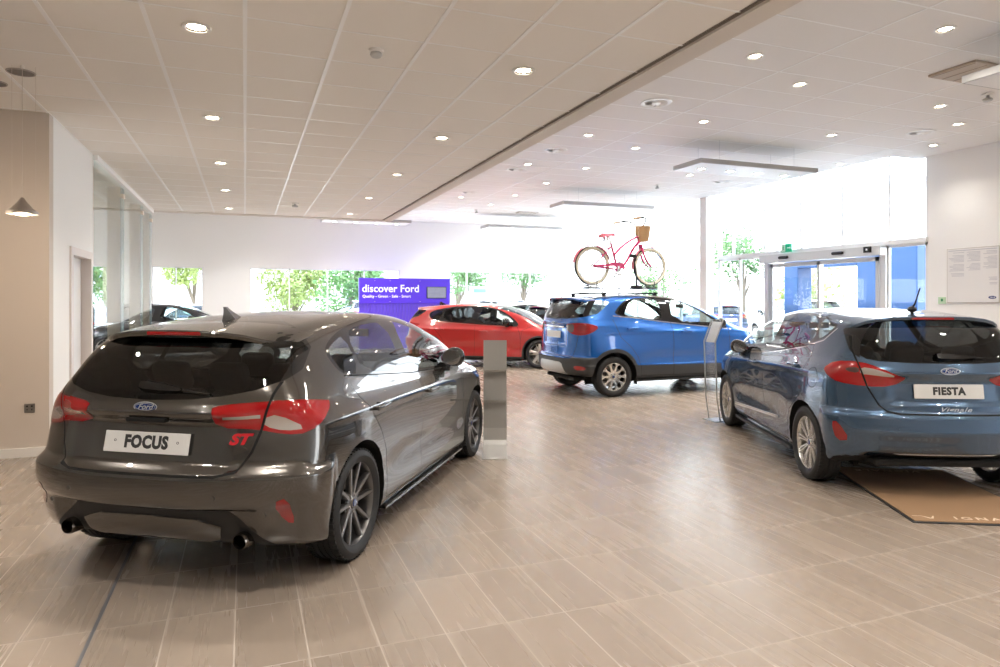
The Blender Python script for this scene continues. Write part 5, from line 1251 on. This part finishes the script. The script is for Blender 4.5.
m=MB(); m.rbox((X1-.235,9.86,2.50),(X1-.19,10.02,2.62),.006); o=m.build('keypad',M['plastic']); tag(o,'small square dark keypad on the entrance door header','keypad'); m=MB(); m.box((-.238,-.02,-.02),(-.2352,.02,.02)); m.build('keypad_mark',WT,o,loc=(X1,9.94,2.56))
# pendant lamps
def pendant(x,y,z,lab):
    p=empty('pendant_lamp',(x,y,z),0,lab,'lamp','cone pendant lamps by the cream wall')
    m=MB(); m.lathe([(.0,.135),(.012,.13),(.03,.10),(.075,.045),(.108,.02),(.110,.0),(.104,-.002),(.070,.030),(.02,.07)],36); m.build('lamp_shade',mat('brushed steel shade',(.46,.42,.39),.28,.85),p,True)
    m=MB(); m.lathe([(0,.012),(.05,.008),(.055,.002),(.04,-.008),(0,-.010)],24); m.build('bulb_disc',mat('warm lamp disc',(1,.8,.55),.5,emit=(1,.80,.55),es=6),p,True)
    m=MB(); m.tube([(0,0,.13),(0,0,ZL-z)],.0018,5)
    for dx in (-.07,.09): m.tube([(dx,0,.06),(dx,0,ZL-z)],.0012,4)
    m.build('cord',mat('pale cord',(.6,.55,.5),.6),p)
    m=MB(); m.lathe([(0,ZL-z-.02),(.014,ZL-z-.02),(.014,ZL-z)],16); m.build('ceiling_cup',SKIRT,p,True)
    l=bpy.data.lights.new('lamp_light','POINT'); l.energy=10; l.color=(1,.80,.60); l.shadow_soft_size=.05; o=bpy.data.objects.new('lamp_light',l); C.objects.link(o); o.parent=p; o.location=(0,0,-.05)
pendant(-1.66,6.35,2.235,'brushed steel cone pendant lamp hanging fully in view before the cream wall')
pendant(-2.02,6.22,2.235,'brushed steel cone pendant lamp half cut off by the left edge')
# ---------------------------------------------------------------- ceiling fittings
RINGM=mat('white lamp ring',(.82,.80,.77),.35); LAMPM=mat('warm lamp glow',(1,.86,.66),.4,emit=(1,.86,.66),es=14); REFL=mat('lamp reflector',(.75,.72,.68),.15,.9); COOL=mat('cool lamp glow',(1,.97,.9),.4,emit=(1,.96,.90),es=18)
def downlight(name,glow):
    e=empty(name)
    m=MB(); m.lathe([(.062,.018),(.072,-.001),(.078,-.007),(.092,-.008),(.098,-.001),(.098,.003)],36); m.build('trim_ring',RINGM,e,True)
    m=MB(); m.lathe([(.078,-.004),(.066,.0),(.058,.004)],28); m.tube([(.068*math.cos(a),.068*math.sin(a),.0) for a in np.linspace(-.5,.5,7)],.006,5); m.tube([(-.068*math.cos(a),.068*math.sin(a),.0) for a in np.linspace(-.5,.5,7)],.006,5); m.build('gimbal',REFL,e,True)
    m=MB(); m.lathe([(0,.0035),(.05,.0035),(.060,.0045)],28); m.build('lamp_disc',glow,e,True)
    return e
LS=[]
def spot(x,y,z,energy,col,ang=125,blend=.9,r=.05,parent=None):
    l=bpy.data.lights.new('downlight_or_fill_beam','SPOT'); l.energy=energy; l.color=col; l.spot_size=math.radians(ang); l.spot_blend=blend; l.shadow_soft_size=r
    o=bpy.data.objects.new('downlight_or_fill_beam',l); C.objects.link(o)
    if parent is not None: o.parent=parent; o.location=(0,0,z)
    else: o.location=(x,y,z)
    return o
EL,ER=LIGHT_L,LIGHT_R
d0=downlight('recessed_downlight',LAMPM); first=True
def put(d,x,y,z,lab,grp,e,col,flag=[True]):
    if flag[0]: o=d; flag[0]=False
    else: o=copy_tree(d)
    for ch in list(o.children):
        if ch.type=='LIGHT': bpy.data.objects.remove(ch)
    o.location=(x,y,z-.005); tag(o,lab,'light',grp); spot(0,0,-.012,e,col,parent=o); return o
rows=['nearest','second','third','fourth','farthest']
for ci,(x,nm) in enumerate(((-.31,'left'),(2.115,'right'))):
    for k in range(5):
        put(d0,x,5.02+k*2.42,ZL,'round recessed warm downlight, %s of five in the %s row of the grey ceiling'%(rows[k],nm),'warm downlights in the low ceiling',EL,(1,.94,.86))
# the same rows carry on behind the camera
for x in (-2.73,-.31,2.115):
    for y in (2.6,.18,-2.24,-4.6): spot(x,y,ZL-.012,EL,(1,.94,.86))
for x in (-2.73,): 
    for y in (5.02,): spot(x,y,ZL-.012,EL*.6,(1,.94,.86))
for x in (-5.5,):
    for y in (10,13): spot(x,y,ZL-.02,EL*.6,(1,.9,.8))
for x in (-6.0,-2.8,.2,3.0):  # fill spots without fittings, added to brighten the white back hall
    for y in (17.0,20.4): spot(x,y,ZR-.02,ER*1.6,(1,.97,.93))
for x in (6.4,9.6):  # more added fill spots, no fittings, towards the corner windows
    for y in (18.6,21.0): spot(x,y,ZR-.02,ER*1.2,(1,.97,.93))
rl=[(6.45,4.61,'nearest the camera, beside the framed hanging light panel'),(6.42,6.43,'in the second place from the front right corner of the pale ceiling'),(5.22,5.86,'closest to the bulkhead at the front of the pale ceiling'),(8.95,6.47,'to the left of two small ones above the framed notice'),(10.12,7.03,'in the middle of three above the framed notice'),(11.1,8.15,'lowest of the three above the framed notice'),
 (8.88,8.23,'between the round air diffuser and the glazed wall'),(6.42,8.29,'straight above the nearest hanging light panel'),(5.2,9.63,'left of centre, right below the first swirl diffuser'),(6.42,10.16,'in the middle of the pale ceiling, above the bicycle handlebar'),(6.45,12.06,'just left of the far hanging light panel'),(5.2,12.11,'beside the third swirl diffuser'),
 (6.43,13.92,'above the far hanging light panel'),(6.42,15.8,'in the faint far part of the pale ceiling'),(8.89,11.94,'behind the nearest hanging light panel'),(10.93,9.93,'over the entrance, at the glazed wall'),(6.43,17.61,'second farthest in the pale ceiling'),(5.24,16.6,'farthest beside the bulkhead')]
for x,y,lab in rl:
    put(d0,x,y,ZR,'round recessed downlight '+lab,'downlights in the pale high ceiling',ER*(.35 if x>10 else 1),(1,.93,.84))
for x in (4.2,6.45,8.9): 
    for y in (2.2,-.2,-2.6): spot(x,y,ZR-.012,ER,(1,.90,.78))
# swirl diffusers
def swirl():
    e=empty('swirl_diffuser'); e.scale=(1.1,1.1,1.0)
    m=MB(); m.lathe([(.0,-.012),(.05,-.014),(.06,-.008)],24); m.lathe([(.135,-.004),(.15,-.012),(.185,-.012),(.195,.0)],40); m.lathe([(.15,-.006),(.15,.02),(.14,.02),(.14,-.006)],32); m.build('diffuser_face',RINGM,e,True)
    for k in range(14):
        a=2*PI*k/14; R=Matrix.Rotation(a,4,'Z'); m=MB(); vs=[R@Vector(v) for v in ((.055,-.012,-.005),(.140,-.026,-.005),(.140,.006,-.015),(.055,.004,-.013))]; m.add(vs,[(0,1,2,3)]); b_=m.build('vane',RINGM,e)
    m=MB(); m.lathe([(0,-.0045),(.14,-.0045)],28); m.build('dark_throat',mat('diffuser throat',(.78,.78,.78),.6),e)
    return e
dv=swirl()
for i,(x,y,lab) in enumerate(((5.2,7.72,'nearest and largest in view'),(5.17,10.8,'second along the bulkhead'),(5.19,12.7,'third along the bulkhead'),(10.07,7.6,'near the right wall'),(10.09,12.39,'near the glazed wall, behind the hanging panel'),(5.2,15.84,'farthest along the bulkhead'))):
    o=dv if i==0 else copy_tree(dv); o.location=(x,y,ZR+.002); tag(o,'round white swirl diffuser in the pale ceiling, '+lab,'vent','swirl air diffusers')
# smoke detectors
def detector(x,y,z,lab,s=1.0,drop=0):
    e=empty('smoke_detector',(x,y,z),0,lab,'detector')
    m=MB(); m.lathe([(.055*s,0),(.055*s,-.018),(.048*s,-.022)],28,caps=True); m.build('base',RINGM,e,True)
    m=MB(); m.lathe([(.040*s,-.022-drop),(.046*s,-.040-drop),(.034*s,-.055-drop),(.0,-.058-drop)],28); m.tube([(0,0,-.02),(0,0,-.03-drop)],.02,10); m.build('sensor_head',mat('detector head',(.55,.55,.54),.4),e,True)
detector(.914,5.0,ZL,'white smoke detector on the grey ceiling between two downlights'); detector(.9,13.45,ZL,'small smoke detector at the far end of the grey ceiling',1.3,.03)
detector(8.95,13.25,ZR,'small smoke detector on the pale ceiling above the far hanging panel',1.1,.04); detector(6.41,18.8,ZR,'tiny smoke detector far back on the pale ceiling over the red hatchback',1.1,.04); detector(9.0,5.87,ZR,'white smoke detector below the light panel at the upper right edge',1.3,.04)
# ceiling speakers
for x,y,lab in ((-1.714,6.52,'dark oval-looking round ceiling speaker above the cream wall'),(-2.02,6.92,'dark round ceiling speaker cut off by the left edge')):
    e=empty('ceiling_speaker',(x,y,ZL-.003),0,lab,'speaker','round ceiling speakers')
    m=MB(); m.lathe([(.0,-.003),(.085,-.004),(.092,-.004)],32); m.build('grille',mat('speaker mesh grey',(.20,.18,.17),.6),e,True)
    m=MB(); m.lathe([(.092,-.001),(.094,-.007),(.102,-.006),(.104,.002)],32); m.build('trim_ring',mat('speaker ring',(.42,.38,.35),.5),e,True)
# hanging light panels
def panel():
    e=empty('hanging_light_panel'); L,W,H=2.5,.76,.075; t=.012
    gm=mat('panel grey edge',(.46,.46,.46),.4,.3)
    m=MB(); m.box((-L/2,-W/2,0),(L/2,W/2,H)); m.build('casing',gm,e)
    m=MB(); m.box((-L/2+.02,-W/2+.02,-.004),(L/2-.02,W/2-.02,0)); u=m.build('underside',mat('panel white underside',(.84,.84,.84),.35),e)
    for x in (-.9,-.3,.3,.9):
        m=MB(); m.lathe([(.058,-.004),(.066,-.011),(.085,-.011),(.09,-.004)],28,Matrix.Translation((x,.05,0))); o=m.build('lamp_ring',REFL,u,True)
        m=MB(); m.lathe([(0,-.006),(.056,-.006)],24,Matrix.Translation((x,.05,0))); m.build('lamp_disc',COOL,u,True)
    for x in (-.8,.8):
        for y in (-.28,.28): m=MB(); m.tube([(x,y,H),(x,y,ZR-3.80)],.0022,5); m.build('wire',M['satin'],e)
    return e
pn=panel()
for i,(x,y,lab) in enumerate(((8.21,9.44,'over the entrance, the largest whole one'),(8.21,14.5,'the second one, above the bicycle'),(8.21,19.65,'small and far, above the red hatchback'),(3.3,19.6,'far behind the end of the low ceiling'),(8.21,4.42,'cut off by the upper right edge'))):
    o=pn if i==0 else copy_tree(pn); o.location=(x,y,3.80); tag(o,'long flat hanging light panel, '+lab,'light','hanging light panels')
    for dx in (-.9,-.3,.3,.9): spot(x+dx,y+.05,3.78,ER*.5,(1,.95,.88))
# beige service plates on the ceiling above the panels
for x,y,lab in ((8.0,5.35,'beige rectangular ceiling plate above the light panel at the upper right edge'),(7.95,18.8,'small beige ceiling plate far back above the red hatchback')):
    m=MB(); q=1 if y<10 else .55; m.rbox((x-.42*q,y-.28*q,ZR-.03),(x+.75*q,y+.28*q,ZR),.006); o=m.build('ceiling_plate',mat('beige plate',(.46,.38,.30) if y<10 else (.66,.63,.60),.5)); tag(o,lab,'panel','beige ceiling plates')
    m=MB(); 
    for k in range(6): m.box(((-.40+k*.19)*q,-.26*q,-.034),((-.39+k*.19)*q,.26*q,-.03))
    m.build('plate_slots',mat('plate slot',(.28,.23,.18),.6),o,loc=(x,y,ZR))
# ---------------------------------------------------------------- more cars, inside and out
def repaint(root,old,new):
    for o in [root]+list(root.children_recursive):
        if o.type!='MESH': continue
        for s in o.material_slots:
            if s.material==old: s.link='OBJECT'; s.material=new
def extra_car(src,old,new,x,y,ang,label,z=0,name=None,cat='car'):
    c=copy_tree(src); c.location=(x,y,z); c.rotation_euler=(0,0,math.radians(ang)); repaint(c,old,M[new]) if old!=M[new] else None
    c['label']=label; c['category']=cat
    if name: c.name=name
    return c
M['grey_dark']=paint('mid grey car paint',(.16,.15,.145),.6,.3,.04)
RP,EP=M['red_paint'],M['bright_paint']
extra_car(red,RP,'black_paint',-3.3,20.2,2,'black hatchback parked behind the glass partition on the far left')
extra_car(red,RP,'grey_dark',7.9,16.8,9,'dark silver grey hatchback with its rear towards us between the red and blue cars')
extra_car(red,RP,'white_paint',7.3,19.7,-5,'white hatchback standing far back near the corner windows')
# outside, level a little below the showroom floor
og=-.06
outs=[(red,RP,'white_paint',-.5,27.0,182,'white hatchback parked outside behind the left back window'),(ev,EP,'silver_paint',4.6,27.4,-4,'silver SUV parked outside left of the violet display'),(red,RP,'deep_paint',-3.6,30.5,5,'deep blue hatchback parked outside behind the small left window'),
 (ev,EP,'white_paint',10.3,28.0,15,'white SUV parked outside beyond the corner windows'),(red,RP,'silver_paint',6.2,31.0,182,'silver hatchback parked outside behind the information board'),(ev,EP,'deep_paint',-6.0,26.0,178,'deep blue SUV parked outside behind the glass partition'),
 (ev,EP,'white_paint',18.2,17.6,75,'white SUV parked outside right of the white column'),(red,RP,'white_paint',17.0,10.9,90,'white hatchback parked outside beyond the glazed wall'),(red,RP,'deep_paint',18.6,22.8,80,'deep blue hatchback parked outside far beyond the glazed wall'),(ev,EP,'silver_paint',21.0,13.0,92,'silver SUV parked outside the sliding entrance')]
for s,o_,n_,x,y,a,lab in outs: extra_car(s,o_,n_,x,y,a,lab,og)
gm=mat('pale concrete paving',(.58,.58,.57),.85)
m=MB(); m.box((-60,-30,-.30),(90,110,-.065)); o=m.build('tarmac_ground',gm); o['kind']='structure'
# trees and shrubs
def leaf_mat(name,col):
    m=mat(name,col,.6); return m
LM=[leaf_mat('mid green leaves',(.10,.22,.06)),leaf_mat('yellow green leaves',(.24,.30,.08)),leaf_mat('dark green leaves',(.05,.13,.05))]
BARK=mat('grey brown bark',(.14,.11,.08),.85)
def tree(x,y,h,r,mi,lab,seed,name='leafy_tree',trunk=.35,n=2600,grp=None):
    rnd=random.Random(seed); t=empty(name,(x,y,og),0,lab,'tree' if 'tree' in name else 'shrub',grp)
    m=MB(); m.tube([(0,0,0),(.05*h*.1,0,h*trunk*.5),(0,.03*h*.2,h*trunk),(.02,0,h*.7)],[.045*r+.03,.04*r+.02,.035*r+.02,.02],8); 
    bl=[]
    for k in range(9):
        a=rnd.uniform(0,2*PI); e=rnd.uniform(.2,.9); q=(r*.62*math.cos(a)*rnd.uniform(.3,1),r*.62*math.sin(a)*rnd.uniform(.3,1),h*(trunk+.1)+(h*(1-trunk)-.1*h)*e*.85); bl.append((q,r*rnd.uniform(.35,.6))); m.tube([(0,0,h*trunk*.8),(q[0]*.5,q[1]*.5,(h*trunk+q[2])*.5),q],[.03*r+.01,.02,.01],6)
    m.build('trunk',BARK,t,True)
    m=MB(); V=[];Fc=[]
    for k in range(n):
        q,rr=bl[k%9]; d=Vector((rnd.gauss(0,1),rnd.gauss(0,1),rnd.gauss(0,1))).normalized()*rr*rnd.uniform(.55,1.05); p=Vector(q)+d
        if p.z<.1: p.z=.1
        u=Vector((rnd.gauss(0,1),rnd.gauss(0,1),rnd.gauss(0,1))).normalized(); v=u.orthogonal().normalized(); s=rnd.uniform(.06,.12)*(.6+r*.28); b=len(V); V+= [p-u*s,p+v*s*.5,p+u*s,p-v*s*.5]; Fc.append((b,b+1,b+2,b+3))
    m.add(V,Fc); m.build('foliage',LM[mi],t)
tree(2.6,40.0,4.4,2.3,1,'yellow-green bushy tree outside the left back window',1,trunk=.12,n=4200); tree(5.0,34.6,4.4,2.3,0,'full green tree outside just left of the violet display',2,trunk=.12,n=4200); tree(11.3,36.5,4.6,2.0,0,'green tree outside right of the violet display',3)
tree(26.5,38.5,4.6,2.4,0,'green tree seen below the bicycle front wheel, far outside',4,trunk=.15); tree(-6.2,31,5,2.6,2,'dark green tree seen through the glass partition',5); tree(-2.6,40,5,2.0,1,'thin pale tree outside the small left window',6)
tree(22.0,25.5,6.0,2.0,0,'tall loose tree outside beside the white column',7); tree(21.5,20.6,2.6,2.2,1,'bushy yellow-green shrub outside the entrance glazing',8,'garden_shrub',.1); tree(25.6,17.0,2.2,1.8,0,'bushy green shrub outside behind the left door leaf',9,'garden_shrub',.1)
tree(16.0,38,5.2,2.2,0,'pale green tree outside the corner windows, left of the blue SUV',10)
# neighbouring white building with dark windows
bw=mat('white render',(.80,.80,.79),.8); dk=mat('dark glazing',(.26,.31,.34),.15)
def building(name,x0,y0,x1,y1,h,lab,wins):
    b=empty(name,(x0,y0,og),0,lab,'building'); m=MB(); m.box((0,0,0),(x1-x0,y1-y0,h)); m.build('wall',bw,b)
    m=MB(); m.box((-.15,-.15,h),(x1-x0+.15,y1-y0+.15,h+.25)); m.build('roof',mat('grey roof edge',(.5,.5,.52),.6),b)
    for (face,a,c,w_,z0,z1) in wins:
        m=MB()
        if face=='y': m.rbox((a,-.04,z0),(a+w_,.05,z1),.01)
        else: m.rbox((-.04,a,z0),(.05,a+w_,z1),.01)
        m.build('window',dk,b)
building('office_building',29,14,44,40,7.0,'long white rendered building far outside the glazed wall',[('x',2+3.2*k,0,1.6,1.0,2.3) for k in range(7)])
building('low_building',-14,48,22,56,4.2,'low white building far outside the back windows',[('y',3+9*k,0,1.6,1.2,2.2) for k in range(4)])
# bright blue entrance portal outside
BL=mat('bright blue cladding',(.022,.075,.21),.45)
pt=empty('entrance_portal',(14.2,9.4,og),0,'bright blue clad portal standing outside the sliding entrance','portal')
m=MB(); m.rbox((0,4.9,0),(.5,5.4,2.86),.02); m.build('left_pier',BL,pt)
m=MB(); m.rbox((0,1.4,0),(.5,3.0,2.86),.02); m.build('right_pier',BL,pt)
m=MB(); m.rbox((0,3.0,2.48),(.5,4.9,2.86),.02); m.build('lintel',BL,pt)
# ---------------------------------------------------------------- sky, sun, camera
W=bpy.data.worlds.new('sky'); bpy.context.scene.world=W; W.use_nodes=True; nt=W.node_tree; bg=nt.nodes['Background']
tc=nt.nodes.new('ShaderNodeTexCoord'); sp=nt.nodes.new('ShaderNodeSeparateXYZ'); cr=nt.nodes.new('ShaderNodeValToRGB'); nt.links.new(tc.outputs['Generated'],sp.inputs[0]); nt.links.new(sp.outputs['Z'],cr.inputs[0]); nt.links.new(cr.outputs[0],bg.inputs[0])
cr.color_ramp.elements[0].position=.0; cr.color_ramp.elements[0].color=(1,1,1,1); cr.color_ramp.elements[1].position=.8; cr.color_ramp.elements[1].color=(.62,.78,1,1)
bg.inputs[1].default_value=SKY
s=bpy.data.lights.new('sun','SUN'); s.energy=SUN; s.angle=math.radians(3); s.color=(1,.96,.9); o=bpy.data.objects.new('sun',s); C.objects.link(o); o.rotation_euler=(math.radians(52),0,math.radians(-150))
cd=bpy.data.cameras.new('camera'); cd.sensor_width=36; cd.lens=24.12; cd.shift_y=-.0335; cd.clip_end=300
o=bpy.data.objects.new('camera',cd); C.objects.link(o); o.location=(0,0,1.55); o.rotation_euler=(PI/2,0,-TH); bpy.context.scene.camera=o
vs=bpy.context.scene.view_settings; vs.view_transform='Standard'; vs.look='None'; vs.gamma=1; vs.use_curve_mapping=False; vs.exposure=EXPO
